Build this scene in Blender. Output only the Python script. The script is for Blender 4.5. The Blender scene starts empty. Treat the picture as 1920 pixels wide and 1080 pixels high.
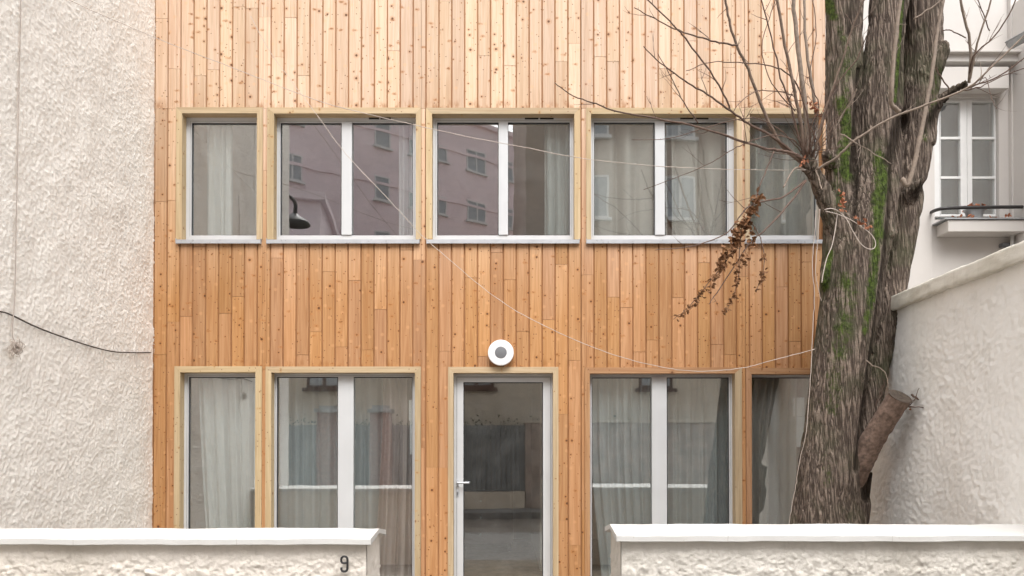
import bpy, bmesh, math, random
import numpy as np
from mathutils import Vector, noise, Matrix
C = bpy.context.scene
R = math.radians
random.seed(7)

# ------------------------------------------------------------------ camera
FPX, PXC, PYC, PIT, EYE = 1400.0, 955.0, 833.0, R(0.6), 1.5
cam_d = bpy.data.cameras.new('camera'); cam = bpy.data.objects.new('camera', cam_d)
C.collection.objects.link(cam); C.camera = cam
cam.location = (0, 0, EYE); cam.rotation_euler = (R(90) + PIT, 0, 0)
cam_d.sensor_width = 36; cam_d.lens = FPX / 1920 * 36
cam_d.shift_x = (960 - PXC) / 1920; cam_d.shift_y = (PYC - 540) / 1920
cam_d.clip_end = 400; cam_d.clip_start = 0.05
# ------------------------------------------------------------------ world / sun / exposure
W = bpy.data.worlds.new('World'); C.world = W; W.use_nodes = True
nt = W.node_tree; nt.nodes.clear()
sky = nt.nodes.new('ShaderNodeTexSky'); sky.sky_type = 'NISHITA'; sky.sun_disc = False
sky.sun_elevation = R(55); sky.sun_rotation = R(172); sky.air_density = 1.0; sky.dust_density = 4.0
hs = nt.nodes.new('ShaderNodeHueSaturation'); hs.inputs['Saturation'].default_value = 0.12
bg = nt.nodes.new('ShaderNodeBackground'); bg.inputs['Strength'].default_value = 0.15
wo = nt.nodes.new('ShaderNodeOutputWorld')
nt.links.new(sky.outputs[0], hs.inputs['Color']); nt.links.new(hs.outputs[0], bg.inputs['Color'])
nt.links.new(bg.outputs[0], wo.inputs['Surface'])
sd = bpy.data.lights.new('sun', 'SUN'); sun = bpy.data.objects.new('sun', sd); C.collection.objects.link(sun)
sd.energy = .65; sd.angle = R(38); sd.color = (1.0, 0.965, 0.92)
az = R(172)   # overcast: a broad bright patch of sky high behind the camera
sdir = Vector((math.sin(az) * math.cos(R(55)), math.cos(az) * math.cos(R(55)), math.sin(R(55))))
sun.rotation_euler = sdir.to_track_quat('Z', 'Y').to_euler()
C.view_settings.view_transform = 'Standard'; C.view_settings.look = 'None'
C.view_settings.exposure = 1.27; C.view_settings.gamma = 1
try:
    C.cycles.max_bounces = 10; C.cycles.transparent_max_bounces = 16; C.cycles.diffuse_bounces = 5
except Exception: pass

# ------------------------------------------------------------------ helpers
FY = 7.2                                            # front of the timber cladding
def at(px, py, Y):
    u = (px - PXC) / FPX; v = (PYC - py) / FPX
    d = Vector((u, math.cos(PIT) - v * math.sin(PIT), math.sin(PIT) + v * math.cos(PIT)))
    return Vector((0, 0, EYE)) + d * (Y / d.y)
def fx(px, py=540, Y=FY): return at(px, py, Y).x
def fz(py, px=955, Y=FY): return at(px, py, Y).z

def tag(o, label=None, cat=None, group=None, kind=None):
    if label: o['label'] = label
    if cat: o['category'] = cat
    if group: o['group'] = group
    if kind: o['kind'] = kind
    return o
def empty(name, loc, label=None, cat=None, group=None, kind=None):
    o = bpy.data.objects.new(name, None); C.collection.objects.link(o); o.location = loc
    o.empty_display_size = 0.1
    return tag(o, label, cat, group, kind)
def link(name, me, parent=None):
    o = bpy.data.objects.new(name, me); C.collection.objects.link(o)
    if parent:
        o.parent = parent
        off = Vector((0, 0, 0)); p = parent
        while p: off += p.location; p = p.parent
        o.location = -off
    return o
class MB:
    def __init__(s): s.v = []; s.f = []; s.uv = []; s.t = []; s.sm = False
    def face(s, pts, uv=None, t=(0.5, 0.5)):
        b = len(s.v); s.v += [tuple(p) for p in pts]; s.f.append(tuple(range(b, b + len(pts))))
        s.uv += (uv if uv else [(p[0], p[2]) for p in pts]); s.t += [t] * len(pts)
    def box(s, x0, x1, y0, y1, z0, z1, t=(0.5, 0.5)):
        a, b = (x0, x1), (y0, y1)
        P = lambda i, j, k: ((x0, x1)[i], (y0, y1)[j], (z0, z1)[k])
        for q in (((0,0,0),(1,0,0),(1,0,1),(0,0,1)), ((1,1,0),(0,1,0),(0,1,1),(1,1,1)),
                  ((0,1,0),(0,0,0),(0,0,1),(0,1,1)), ((1,0,0),(1,1,0),(1,1,1),(1,0,1)),
                  ((0,0,1),(1,0,1),(1,1,1),(0,1,1)), ((0,1,0),(1,1,0),(1,0,0),(0,0,0))):
            pts = [P(*c) for c in q]
            dx = x1 - x0; dz = z1 - z0
            # grain runs along the longer side
            if dz >= dx: uv = [(p[0] + p[1] + t[0] * 53, p[2] + t[0] * 31) for p in pts]
            else: uv = [(p[2] + p[1] + t[0] * 53, p[0] + t[0] * 31) for p in pts]
            s.face(pts, uv, t)
    def tube(s, pts, rad, n=8, cap=True, flat=1.0):
        s.sm = True
        pts = [Vector(p) for p in pts]
        if not hasattr(rad, '__len__'): rad = [rad] * len(pts)
        base = len(s.v); ref = None
        for i, p in enumerate(pts):
            d = (pts[min(i + 1, len(pts) - 1)] - pts[max(i - 1, 0)])
            if d.length < 1e-9: d = Vector((0, 0, 1))
            d.normalize()
            if ref is None:
                ref = Vector((0, 1, 0)) if abs(d.y) < 0.9 else Vector((1, 0, 0))
            a = (ref - d * ref.dot(d)).normalized(); ref = a; b = d.cross(a)
            for k in range(n):
                th = 2 * math.pi * k / n
                s.v.append(tuple(p + (a * math.cos(th) * flat + b * math.sin(th)) * rad[i]))
        for i in range(len(pts) - 1):
            for k in range(n):
                q = (base + i * n + k, base + i * n + (k + 1) % n, base + (i + 1) * n + (k + 1) % n, base + (i + 1) * n + k)
                s.f.append(q); s.uv += [(k / n, i), ((k + 1) / n, i), ((k + 1) / n, i + 1), (k / n, i + 1)]; s.t += [(0.5, 0.5)] * 4
        if cap:
            for rr in (tuple(base + k for k in range(n))[::-1], tuple(base + (len(pts) - 1) * n + k for k in range(n))):
                s.f.append(rr); s.uv += [(0, 0)] * n; s.t += [(0.5, 0.5)] * n
    def build(s, name, m, parent=None, smooth=None, bevel=0):
        me = bpy.data.meshes.new(name); me.from_pydata(s.v, [], s.f)
        ul = me.uv_layers.new(name='UVMap'); ul.data.foreach_set('uv', [c for u in s.uv for c in u])
        ca = me.color_attributes.new('tone', 'FLOAT_COLOR', 'CORNER')
        ca.data.foreach_set('color', [c for t in s.t for c in (t[0], t[1], 0, 1)])
        me.materials.append(m)
        if (s.sm if smooth is None else smooth): me.polygons.foreach_set('use_smooth', [True] * len(me.polygons))
        me.update()
        if bevel:
            bm = bmesh.new(); bm.from_mesh(me); bmesh.ops.remove_doubles(bm, verts=bm.verts, dist=1e-5)
            bmesh.ops.bevel(bm, geom=list(bm.edges), offset=bevel, segments=2, affect='EDGES', profile=0.6, clamp_overlap=True)
            bm.to_mesh(me); bm.free()
        return link(name, me, parent)
def smooth_path(pts, k=4):
    pts = [Vector(p) for p in pts]; out = []
    for i in range(len(pts) - 1):
        p0 = pts[max(i - 1, 0)]; p1 = pts[i]; p2 = pts[i + 1]; p3 = pts[min(i + 2, len(pts) - 1)]
        for j in range(k):
            t = j / k
            out.append(0.5 * ((2 * p1) + (p2 - p0) * t + (2 * p0 - 5 * p1 + 4 * p2 - p3) * t * t + (3 * p1 - p0 - 3 * p2 + p3) * t ** 3))
    out.append(pts[-1]); return out

# ------------------------------------------------------------------ materials
def newmat(name):
    m = bpy.data.materials.new(name); m.use_nodes = True; n = m.node_tree; n.nodes.clear()
    o = n.nodes.new('ShaderNodeOutputMaterial'); b = n.nodes.new('ShaderNodeBsdfPrincipled')
    n.links.new(b.outputs[0], o.inputs[0]); return m, n, b, o
class NT:
    def __init__(s, n): s.n = n
    def add(s, t, **k):
        x = s.n.nodes.new(t)
        for a, v in k.items():
            if a.startswith('i_'): x.inputs[a[2:].replace('_', ' ')].default_value = v
            else: setattr(x, a, v)
        return x
    def L(s, a, b): s.n.links.new(a, b)
    def math(s, op, a, b=None, c=None, clamp=False):
        x = s.n.nodes.new('ShaderNodeMath'); x.operation = op; x.use_clamp = clamp
        for i, v in enumerate((a, b, c)):
            if v is None: continue
            if hasattr(v, 'links'): s.L(v, x.inputs[i])
            else: x.inputs[i].default_value = v
        return x.outputs[0]
    def mix(s, f, a, b, mode='MIX'):
        x = s.n.nodes.new('ShaderNodeMix'); x.data_type = 'RGBA'; x.blend_type = mode
        for i, v in ((0, f), (6, a), (7, b)):
            if hasattr(v, 'links'): s.L(v, x.inputs[i])
            elif i == 0: x.inputs[i].default_value = v
            else: x.inputs[i].default_value = (*v, 1)
        return x.outputs[2]
    def ramp(s, v, lo, hi, a=0.0, b=1.0, smooth=True):
        x = s.n.nodes.new('ShaderNodeMapRange'); x.interpolation_type = 'SMOOTHSTEP' if smooth else 'LINEAR'
        s.L(v, x.inputs[0]); x.inputs[1].default_value = lo; x.inputs[2].default_value = hi
        x.inputs[3].default_value = a; x.inputs[4].default_value = b; return x.outputs[0]
    def noise(s, vec, scale, detail=4, rough=0.55, dist=0.0, d='3D'):
        x = s.n.nodes.new('ShaderNodeTexNoise'); x.noise_dimensions = d
        x.inputs['Scale'].default_value = scale; x.inputs['Detail'].default_value = detail
        x.inputs['Roughness'].default_value = rough; x.inputs['Distortion'].default_value = dist
        if vec is not None: s.L(vec, x.inputs['Vector'])
        return x.outputs['Fac']
    def mapping(s, vec, scale=(1, 1, 1), rot=(0, 0, 0), loc=(0, 0, 0)):
        x = s.n.nodes.new('ShaderNodeMapping'); s.L(vec, x.inputs[0])
        x.inputs['Scale'].default_value = scale; x.inputs['Rotation'].default_value = rot; x.inputs['Location'].default_value = loc
        return x.outputs[0]
    def pos(s): return s.n.nodes.new('ShaderNodeNewGeometry').outputs['Position']
    def bump(s, h, strength, dist, bsdf, prev=None):
        x = s.n.nodes.new('ShaderNodeBump'); x.inputs['Strength'].default_value = strength; x.inputs['Distance'].default_value = dist
        s.L(h, x.inputs['Height'])
        if prev is not None: s.L(prev, x.inputs['Normal'])
        if bsdf is not None: s.L(x.outputs[0], bsdf.inputs['Normal'])
        return x.outputs[0]

STAIN_Z = (fz(202.5), fz(687.5))
def wood_mat(name, c_mid, c_dark, c_light, knot, halo, knotty=1.0, rough=0.62, upper=None):
    m, n, b, o = newmat(name); T = NT(n)
    uv = T.add('ShaderNodeUVMap'); uv.uv_map = 'UVMap'; uvo = uv.outputs[0]
    tone = T.add('ShaderNodeVertexColor', layer_name='tone'); sep = T.add('ShaderNodeSeparateColor'); T.L(tone.outputs[0], sep.inputs[0])
    # pin knots
    def vor(scale, off):
        v = T.add('ShaderNodeTexVoronoi', voronoi_dimensions='2D', feature='F1'); v.inputs['Scale'].default_value = scale
        v.inputs['Randomness'].default_value = 1.0
        T.L(T.mapping(uvo, loc=(off, off * 1.7, 0), scale=(1, 1.0 if scale > 6 else 1.9, 1)), v.inputs['Vector'])
        s2 = T.add('ShaderNodeSeparateColor'); T.L(v.outputs['Color'], s2.inputs[0]); return v.outputs['Distance'], s2
    d1, r1 = vor(9.5, 3.1)
    wob = T.noise(uvo, 60, 2, .5)
    d1 = T.math('ADD', d1, T.math('MULTIPLY', T.math('SUBTRACT', wob, .5), .05))
    rad1 = T.math('MULTIPLY_ADD', T.math('POWER', r1.outputs[0], 4.0), 0.085, 0.028)
    core = T.math('LESS_THAN', T.math('DIVIDE', d1, rad1), 1.0)
    core = T.ramp(T.math('DIVIDE', d1, rad1), 1.35, 0.75)
    ring = T.ramp(T.math('DIVIDE', d1, rad1), 3.6, 1.0)
    dens = T.math('MULTIPLY_ADD', T.math('SUBTRACT', T.noise(uvo, 1.1, 2), .5), 1.6, T.math('MULTIPLY', T.math('SUBTRACT', sep.outputs[1], .5), .5))
    on = T.math('GREATER_THAN', T.math('ADD', r1.outputs[1], dens), 1 - 0.72 * knotty)
    core = T.math('MULTIPLY', core, on); ring = T.math('MULTIPLY', ring, on)
    d0, r0_ = vor(15.0, 5.9)
    specks = T.math('MULTIPLY', T.ramp(d0, .10, .06), T.math('GREATER_THAN', T.math('ADD', r0_.outputs[1], dens), 1 - .2 * knotty))
    core = T.math('MAXIMUM', core, T.math('MULTIPLY', specks, .8))
    # larger soft resinous knots
    d2, r2 = vor(4.2, 11.7)
    d2 = T.math('ADD', d2, T.math('MULTIPLY', T.math('SUBTRACT', T.noise(uvo, 26, 4, .7), .5), .34))
    on2 = T.math('GREATER_THAN', r2.outputs[1], 1 - 0.45 * knotty)
    blot = T.math('MULTIPLY', T.ramp(d2, 0.15, 0.03), on2)
    blotc = T.math('MULTIPLY', T.ramp(d2, 0.05, 0.015), on2)
    # grain flows round the knots
    sx = T.add('ShaderNodeSeparateXYZ'); T.L(uvo, sx.inputs[0])
    warp = T.math('ADD', T.math('MULTIPLY', ring, .012), T.math('MULTIPLY', blot, .022))
    gx = T.math('ADD', sx.outputs[0], warp)
    cx = T.add('ShaderNodeCombineXYZ'); T.L(gx, cx.inputs[0]); T.L(sx.outputs[1], cx.inputs[1])
    g1 = T.noise(T.mapping(cx.outputs[0], scale=(95, 2.2, 1)), 1, 5, .6, .6, '2D')
    g2 = T.noise(T.mapping(cx.outputs[0], scale=(22, .9, 1)), 1, 3, .5, 1.2, '2D')
    def tones(cm, cd, cl):
        q_ = T.mix(T.ramp(g2, .3, .7), cd, cl); q_ = T.mix(.45, q_, cm)
        return T.mix(T.math('MULTIPLY', T.ramp(g1, .48, .72), .42), q_, tuple(c * .72 for c in cd))
    base = tones(c_mid, c_dark, c_light)
    if upper:      # boards blend to paler tones towards the top, each to its own height
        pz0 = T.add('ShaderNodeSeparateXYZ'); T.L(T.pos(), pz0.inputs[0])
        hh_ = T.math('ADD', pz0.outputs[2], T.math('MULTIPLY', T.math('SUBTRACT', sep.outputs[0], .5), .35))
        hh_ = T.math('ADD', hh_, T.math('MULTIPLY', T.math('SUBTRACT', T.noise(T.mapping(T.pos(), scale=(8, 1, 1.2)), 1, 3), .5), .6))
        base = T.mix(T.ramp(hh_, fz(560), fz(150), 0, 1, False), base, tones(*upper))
    # board to board variation
    vb = T.ramp(sep.outputs[0], 0, 1, .85, 1.08, False)
    hv = T.add('ShaderNodeHueSaturation'); T.L(base, hv.inputs['Color']); T.L(vb, hv.inputs['Value'])
    T.L(T.ramp(sep.outputs[1], 0, 1, .497, .503, False), hv.inputs['Hue'])
    T.L(T.ramp(sep.outputs[1], 0, 1, .95, 1.04, False), hv.inputs['Saturation'])
    col = hv.outputs[0]
    d3, r3 = vor(7.3, 23.3)      # pale swirls of dense wood round buried knots
    sw = T.math('MULTIPLY', T.ramp(d3, .17, .06), T.math('GREATER_THAN', r3.outputs[1], .62))
    col = T.mix(T.math('MULTIPLY', sw, .26 if knotty > .5 else .05), col, tuple(min(1, c * 1.35) for c in c_light))
    col = T.mix(T.math('MULTIPLY', ring, .42), col, halo)
    col = T.mix(T.math('MULTIPLY', blot, .62), col, halo)
    col = T.mix(T.math('MULTIPLY', T.math('MAXIMUM', core, T.math('MULTIPLY', blotc, .6)), .88), col, knot)
    # resin and water marks where boards end on the head trims
    if knotty > .5:
        pz = T.add('ShaderNodeSeparateXYZ'); T.L(T.pos(), pz.inputs[0])
        for zz in STAIN_Z:
            dz_ = T.math('SUBTRACT', pz.outputs[2], zz)
            st = T.math('MULTIPLY', T.ramp(dz_, .11, .0), T.math('GREATER_THAN', dz_, 0.0))
            st = T.math('MULTIPLY', st, T.ramp(T.noise(T.mapping(T.pos(), scale=(14, 1, 5)), 1, 4, .7), .47, .68))
            col = T.mix(T.math('MULTIPLY', st, .75), col, tuple(c * .7 for c in halo))
        # long weather streaks
        ws = T.noise(T.mapping(T.pos(), scale=(9, 1, .55)), 1, 4, .65)
        col = T.mix(T.ramp(ws, .52, .78, 0, .22), col, tuple(c * .9 for c in halo))
    T.L(col, b.inputs['Base Color']); b.inputs['Roughness'].default_value = rough
    b.inputs['Specular IOR Level'].default_value = .25
    h = T.math('SUBTRACT', g1, T.math('MULTIPLY', core, .8))
    T.bump(h, .35, .0015, b)
    return m

def plain(name, col, rough=.5, metal=0, var=.08, scale=6, bump=0, bscale=200, spec=.5):
    m, n, b, o = newmat(name); T = NT(n); p = T.pos()
    f = T.noise(p, scale, 5, .6)
    c = T.mix(T.ramp(f, .3, .7), tuple(x * (1 - var) for x in col), tuple(min(1, x * (1 + var)) for x in col))
    T.L(c, b.inputs['Base Color']); b.inputs['Metallic'].default_value = metal
    b.inputs['Specular IOR Level'].default_value = spec
    T.L(T.ramp(T.noise(p, scale * 3, 3), .3, .7, max(0.02, rough - .08), min(1, rough + .08)), b.inputs['Roughness'])
    if bump: T.bump(T.noise(p, bscale, 4, .6), bump, .004, b)
    return m

def render_mat(name, col, dirt, bs=1.0, rot=(0, 0, 0), stain=.35, fine=1.0):
    m, n, b, o = newmat(name); T = NT(n); p = T.pos()
    f1 = T.noise(p, 1.1, 5, .6, .4); f2 = T.noise(p, 9, 5, .65)
    c = T.mix(T.ramp(f1, .42, .72, 0, stain), col, dirt)
    c = T.mix(T.ramp(f2, .5, .8, 0, stain * .8), c, tuple(x * .84 for x in dirt))
    c = T.mix(T.ramp(T.noise(p, 45, 3, .7), .62, .78, 0, .35), c, tuple(x * .72 for x in dirt))
    c = T.mix(T.ramp(T.noise(T.mapping(p, scale=(3.2, 3.2, .35)), 1, 5, .65), .52, .75, 0, .45), c, tuple(x * .9 for x in dirt))
    T.L(c, b.inputs['Base Color']); b.inputs['Roughness'].default_value = .88; b.inputs['Specular IOR Level'].default_value = .2
    q = T.mapping(p, scale=(1, 1, 1), rot=rot)
    q2 = T.mapping(q, scale=(26 * fine, 26 * fine, 60 * fine))
    h = T.noise(q2, 1, 5, .62, 1.3)
    h2 = T.noise(p, 160 * fine, 3, .6)
    hh = T.math('ADD', h, T.math('MULTIPLY', h2, .35))
    T.bump(hh, .7 * bs, .012, b)
    return m

def glass_mat(name, tint=(.955, .975, .97), refl=.14, dirt=.03):
    m = bpy.data.materials.new(name); m.use_nodes = True; n = m.node_tree; n.nodes.clear(); T = NT(n)
    o = T.add('ShaderNodeOutputMaterial'); tr = T.add('ShaderNodeBsdfTransparent'); tr.inputs[0].default_value = (*tint, 1)
    gl = T.add('ShaderNodeBsdfGlossy'); gl.inputs['Roughness'].default_value = 0.0; gl.inputs[0].default_value = (1, 1, 1, 1)
    # slightly wavy panes so reflections of straight things waver
    bp = T.add('ShaderNodeBump'); bp.inputs['Strength'].default_value = .11; bp.inputs['Distance'].default_value = .006
    T.L(T.noise(T.pos(), 1.7, 2, .5), bp.inputs['Height']); T.L(bp.outputs[0], gl.inputs['Normal'])
    fr = T.add('ShaderNodeLayerWeight'); fr.inputs[0].default_value = .5
    fac = T.math('MULTIPLY_ADD', T.math('POWER', fr.outputs['Facing'], 5), .75, refl, clamp=True)
    mx = T.add('ShaderNodeMixShader'); T.L(fac, mx.inputs[0]); T.L(tr.outputs[0], mx.inputs[1]); T.L(gl.outputs[0], mx.inputs[2])
    df = T.add('ShaderNodeBsdfDiffuse'); df.inputs[0].default_value = (.6, .6, .6, 1)
    m2 = T.add('ShaderNodeMixShader'); T.L(T.ramp(T.noise(T.pos(), 6, 4, .7), .4, .8, 0, dirt), m2.inputs[0])
    T.L(mx.outputs[0], m2.inputs[1]); T.L(df.outputs[0], m2.inputs[2]); T.L(m2.outputs[0], o.inputs[0])
    return m
def cloth_mat(name, col, trans=.3, opac=.85):
    m = bpy.data.materials.new(name); m.use_nodes = True; n = m.node_tree; n.nodes.clear(); T = NT(n)
    o = T.add('ShaderNodeOutputMaterial'); d = T.add('ShaderNodeBsdfDiffuse'); t = T.add('ShaderNodeBsdfTranslucent')
    f = T.noise(T.mapping(T.pos(), scale=(300, 300, 30)), 1, 3)
    c = T.mix(T.ramp(f, .3, .7), tuple(x * .93 for x in col), col); T.L(c, d.inputs[0]); T.L(c, t.inputs[0])
    a = T.add('ShaderNodeMixShader'); a.inputs[0].default_value = trans; T.L(d.outputs[0], a.inputs[1]); T.L(t.outputs[0], a.inputs[2])
    tr = T.add('ShaderNodeBsdfTransparent'); e = T.add('ShaderNodeMixShader'); e.inputs[0].default_value = opac
    T.L(tr.outputs[0], e.inputs[1]); T.L(a.outputs[0], e.inputs[2]); T.L(e.outputs[0], o.inputs[0]); return m

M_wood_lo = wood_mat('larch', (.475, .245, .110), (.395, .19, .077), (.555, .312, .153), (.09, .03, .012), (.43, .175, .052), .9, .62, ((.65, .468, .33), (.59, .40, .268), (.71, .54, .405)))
M_trim = wood_mat('treated_pine', (.51, .385, .235), (.44, .315, .18), (.575, .455, .295), (.16, .07, .03), (.46, .27, .11), .45)
M_trim_red = wood_mat('aged_pine', (.46, .25, .13), (.38, .19, .095), (.54, .33, .19), (.12, .05, .02), (.30, .14, .06), .4)
M_gap = plain('board_gap', (.30, .145, .06), .9)
M_alu = plain('frame_grey_white', (.56, .57, .58), .38, 0, .03, 3)
M_sill = plain('sill_metal', (.47, .485, .51), .35, .2, .07, 9)
M_dark = plain('dark_rubber', (.02, .02, .022), .5)
M_glass = glass_mat('window_glass', refl=.245)
M_glass_door = glass_mat('door_glass', refl=.19)
M_room = plain('room_plaster', (.56, .50, .43), .9, 0, .05)
M_roomfloor = plain('room_floor', (.26, .18, .12), .5, 0, .15)
M_sheer = cloth_mat('sheer_curtain', (.74, .80, .82), .2, .7)
M_grey_c = cloth_mat('grey_curtain', (.60, .575, .54), .1, .98)
M_pale_c = cloth_mat('pale_curtain', (.58, .62, .615), .2, .95)
M_taupe = cloth_mat('taupe_curtain', (.48, .405, .385), .1, 1.0)
M_left = render_mat('rough_render_cream', (.91, .872, .812), (.82, .77, .705), .65, (0, R(35), 0), .35, 1.5)
M_right = render_mat('trowelled_render_white', (.90, .88, .84), (.76, .73, .67), .5, (0, R(12), 0), .45, 1.4)
M_low = render_mat('rough_cast_low', (.76, .70, .63), (.55, .50, .43), .8, (0, R(-20), 0), .6, 1.6)
M_low_r = render_mat('rough_cast_low_grey', (.70, .66, .60), (.48, .44, .38), .8, (0, R(-20), 0), .6, 1.6)
m, n, b, o = newmat('coping_white'); T = NT(n); p = T.pos()
c = T.mix(T.ramp(T.noise(p, 3, 5, .65), .45, .75, 0, .35), (.60, .59, .57), (.50, .48, .44))
c = T.mix(T.ramp(T.noise(T.mapping(p, scale=(30, 8, 8)), 1, 5, .7), .64, .76, 0, .4), c, (.42, .39, .33))
c = T.mix(T.ramp(T.noise(p, 70, 3, .6), .70, .76, 0, .6), c, (.25, .22, .18))
sj = T.add('ShaderNodeSeparateXYZ'); T.L(p, sj.inputs[0]); jx = T.math('ADD', sj.outputs[0], T.math('MULTIPLY', T.math('SUBTRACT', T.noise(p, 9, 3), .5), .03))
jl = T.math('LESS_THAN', T.math('ABSOLUTE', T.math('SUBTRACT', T.math('MODULO', T.math('ADD', jx, 10.27), .92), .46)), .0022)
c = T.mix(T.math('MULTIPLY', jl, .45), c, (.38, .35, .31))
T.L(c, b.inputs['Base Color']); b.inputs['Roughness'].default_value = .6
T.bump(T.math('SUBTRACT', T.noise(p, 40, 5, .6), T.math('MULTIPLY', jl, .6)), .3, .004, b); M_cap = m
M_capstone = render_mat('mossy_coping', (.84, .81, .74), (.50, .46, .37), .6, (0, 0, 0), .6, 1.6)
M_whouse = plain('painted_white_wall', (.55, .522, .495), .8, 0, .025, 1.5, .25, 18, .2)
M_wtrim = plain('white_joinery', (.68, .68, .67), .45, 0, .03)
M_black = plain('black_paint', (.022, .02, .02), .45)
M_zinc = plain('zinc', (.34, .35, .36), .4, .5, .12)
M_asph = plain('asphalt', (.17, .145, .12), .9, 0, .2, 8, .6, 250)
M_pave = plain('pavement_stone', (.22, .21, .195), .9, 0, .15, 6, .5, 120)
M_yard = plain('yard_ground', (.20, .17, .13), .95, 0, .25, 6, .8, 80)
M_pink = plain('pink_render', (.82, .69, .71), .85, 0, .05, .5)
M_beige = plain('beige_render', (.62, .54, .44), .85, 0, .1, .8)
M_brown_w = plain('brown_render', (.42, .345, .285), .85, 0, .12, .6)
M_browall = plain('brown_wall_render', (.40, .325, .275), .9, 0, .3, 2.5)
M_brick = plain('brick_red', (.30, .19, .165), .85, 0, .3, 12, .5, 60)
M_shutter = plain('brown_joinery', (.10, .045, .03), .6)
M_darkglass = plain('far_window_glass', (.36, .38, .40), .12)
M_fence = plain('fence_green_grey', (.21, .215, .215), .6, 0, .15)
M_hedge = plain('hedge_leaf', (.045, .075, .03), .7, 0, .4, 20)
M_rope = plain('pale_string', (.50, .43, .38), .8)
M_cable = plain('dark_cable', (.05, .035, .03), .7)
M_twine = plain('weathered_twine', (.42, .36, .32), .85)
M_leafd = plain('dry_leaf', (.20, .095, .04), .8, 0, .4, 60)
M_leafo = plain('orange_leaf', (.36, .14, .07), .7, 0, .35, 60)
M_lampw = plain('lamp_opal', (.82, .82, .83), .3, 0, .02)
M_lampg = plain('lamp_grey', (.16, .165, .175), .5)

# bark with moss (attribute 'moss') ------------------------------------------
m, n, b, o = newmat('bark'); T = NT(n); p = T.pos()
q = T.mapping(p, rot=(0, R(5), 0)); q = T.mapping(q, scale=(40, 40, 2.3))
ga = T.noise(q, 1, 3, .5, .35); g = T.math('MULTIPLY', T.math('ABSOLUTE', T.math('SUBTRACT', ga, .5)), 4.0, clamp=True)
q2 = T.mapping(p, scale=(120, 120, 34)); g2 = T.noise(q2, 1, 5, .7, .2)
big = T.noise(p, 2.6, 4, .6)
c = T.mix(T.ramp(g, .0, .5), (.072, .054, .044), (.265, .205, .165))
c = T.mix(T.math('MULTIPLY', T.ramp(g2, .42, .72, 0, .7), T.ramp(g, .1, .5)), c, (.34, .29, .24))
c = T.mix(T.ramp(T.noise(p, 75, 4, .7), .3, .55, .45, 0), c, (.05, .038, .03))
c = T.mix(T.ramp(big, .45, .68, 0, .6), c, (.085, .092, .05))
vc = T.add('ShaderNodeVertexColor', layer_name='moss'); se = T.add('ShaderNodeSeparateColor'); T.L(vc.outputs[0], se.inputs[0])
mn = T.math('MULTIPLY_ADD', T.noise(p, 14, 6, .75), .8, T.math('MULTIPLY', T.math('SUBTRACT', .5, g), .16)); mn = T.math('ADD', mn, .1)
mm = T.math('ADD', se.outputs[0], T.math('MULTIPLY', T.math('SUBTRACT', mn, .5), 1.9))
mk = T.ramp(mm, .35, .95, 0, .92)
c2 = T.mix(T.ramp(T.noise(p, 30, 5, .75), .35, .65), (.022, .034, .008), (.095, .145, .025))
c = T.mix(mk, c, c2)
c = T.mix(T.math('MULTIPLY', T.ramp(se.outputs[1], .1, .8), .85), c, (.025, .018, .013))
T.L(c, b.inputs['Base Color']); b.inputs['Roughness'].default_value = .9; b.inputs['Specular IOR Level'].default_value = .15
h = T.math('ADD', T.math('MULTIPLY', g, 1.0), T.math('MULTIPLY', g2, .35)); h = T.math('ADD', h, T.math('MULTIPLY', T.math('MULTIPLY', mk, mn), .8))
T.bump(h, 1.0, .022, b); M_bark = m
M_branch = plain('branch_bark', (.17, .12, .09), .85, 0, .3, 30, .6, 150)
M_shoot = plain('young_shoot_bark', (.23, .178, .138), .75, 0, .2, 30, .3, 150)
M_twig = plain('twig_bark', (.12, .075, .055), .8, 0, .25, 40)
M_cut = plain('weathered_cut_wood', (.085, .065, .05), .9, 0, .3, 40, .6, 200)
M_cutbark = plain('smooth_brown_bark', (.19, .13, .10), .85, 0, .4, 30, .9, 70)

# ------------------------------------------------------------------ setting
def sheet(name, x0, x1, y0, y1, z, m):
    mb = MB(); mb.face([(x0, y0, z), (x1, y0, z), (x1, y1, z), (x0, y1, z)]); return tag(mb.build(name, m), kind='structure')
sheet('ground', -120, 120, -120, 120, -.16, M_asph)
mb = MB(); mb.box(-60, 60, 0.8, 4.23, -.17, -.004); mb.box(-60, 60, 0.65, 0.797, -.17, 0.0)
tag(mb.build('pavement', M_pave), kind='structure')
mb = MB(); mb.box(-60, 60, -5.5, -4.0, -.17, -.004); tag(mb.build('far_pavement', M_pave), kind='structure')
sheet('yard', -3.3, 4.2, 4.23, 7.2, 0.0, M_yard)

# ------------------------------------------------------------------ timber house
XL = fx(289, 400); XR = fx(1549, 150)
house = empty('timber_clad_house', (0, FY, 0), 'two storey house clad in vertical knotty golden boards, with grey window frames', 'house')
# openings in pixels: (outer x0, outer x1, head trim top y, bottom y (trim bottom), kind)
def O(x0, x1, y0, y1): ym = (y0 + y1) / 2; return [fx(x0, ym), fx(x1, ym), fz(y1), fz(y0)]   # X0 X1 Z0 Z1
ZS = 449.5
UP = [O(331, 493, 202, ZS), O(501.5, 790, 202.5, ZS), O(799, 1088, 203, ZS), O(1099, 1391, 203, ZS), O(1396.5, 1556, 203, ZS)]
LO = [O(327, 491, 687, 1100), O(498, 789, 687.5, 1100), O(840, 1047, 688, 1100), O(1096.5, 1391, 689, 1100), O(1399, 1552, 690, 1100)]
for o_ in LO: o_[2] = 0.12
XR_ = XR + .02
UP[4][1] = LO[4][1] = XR - .035
HZ = 6.6
openings = UP + LO
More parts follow.
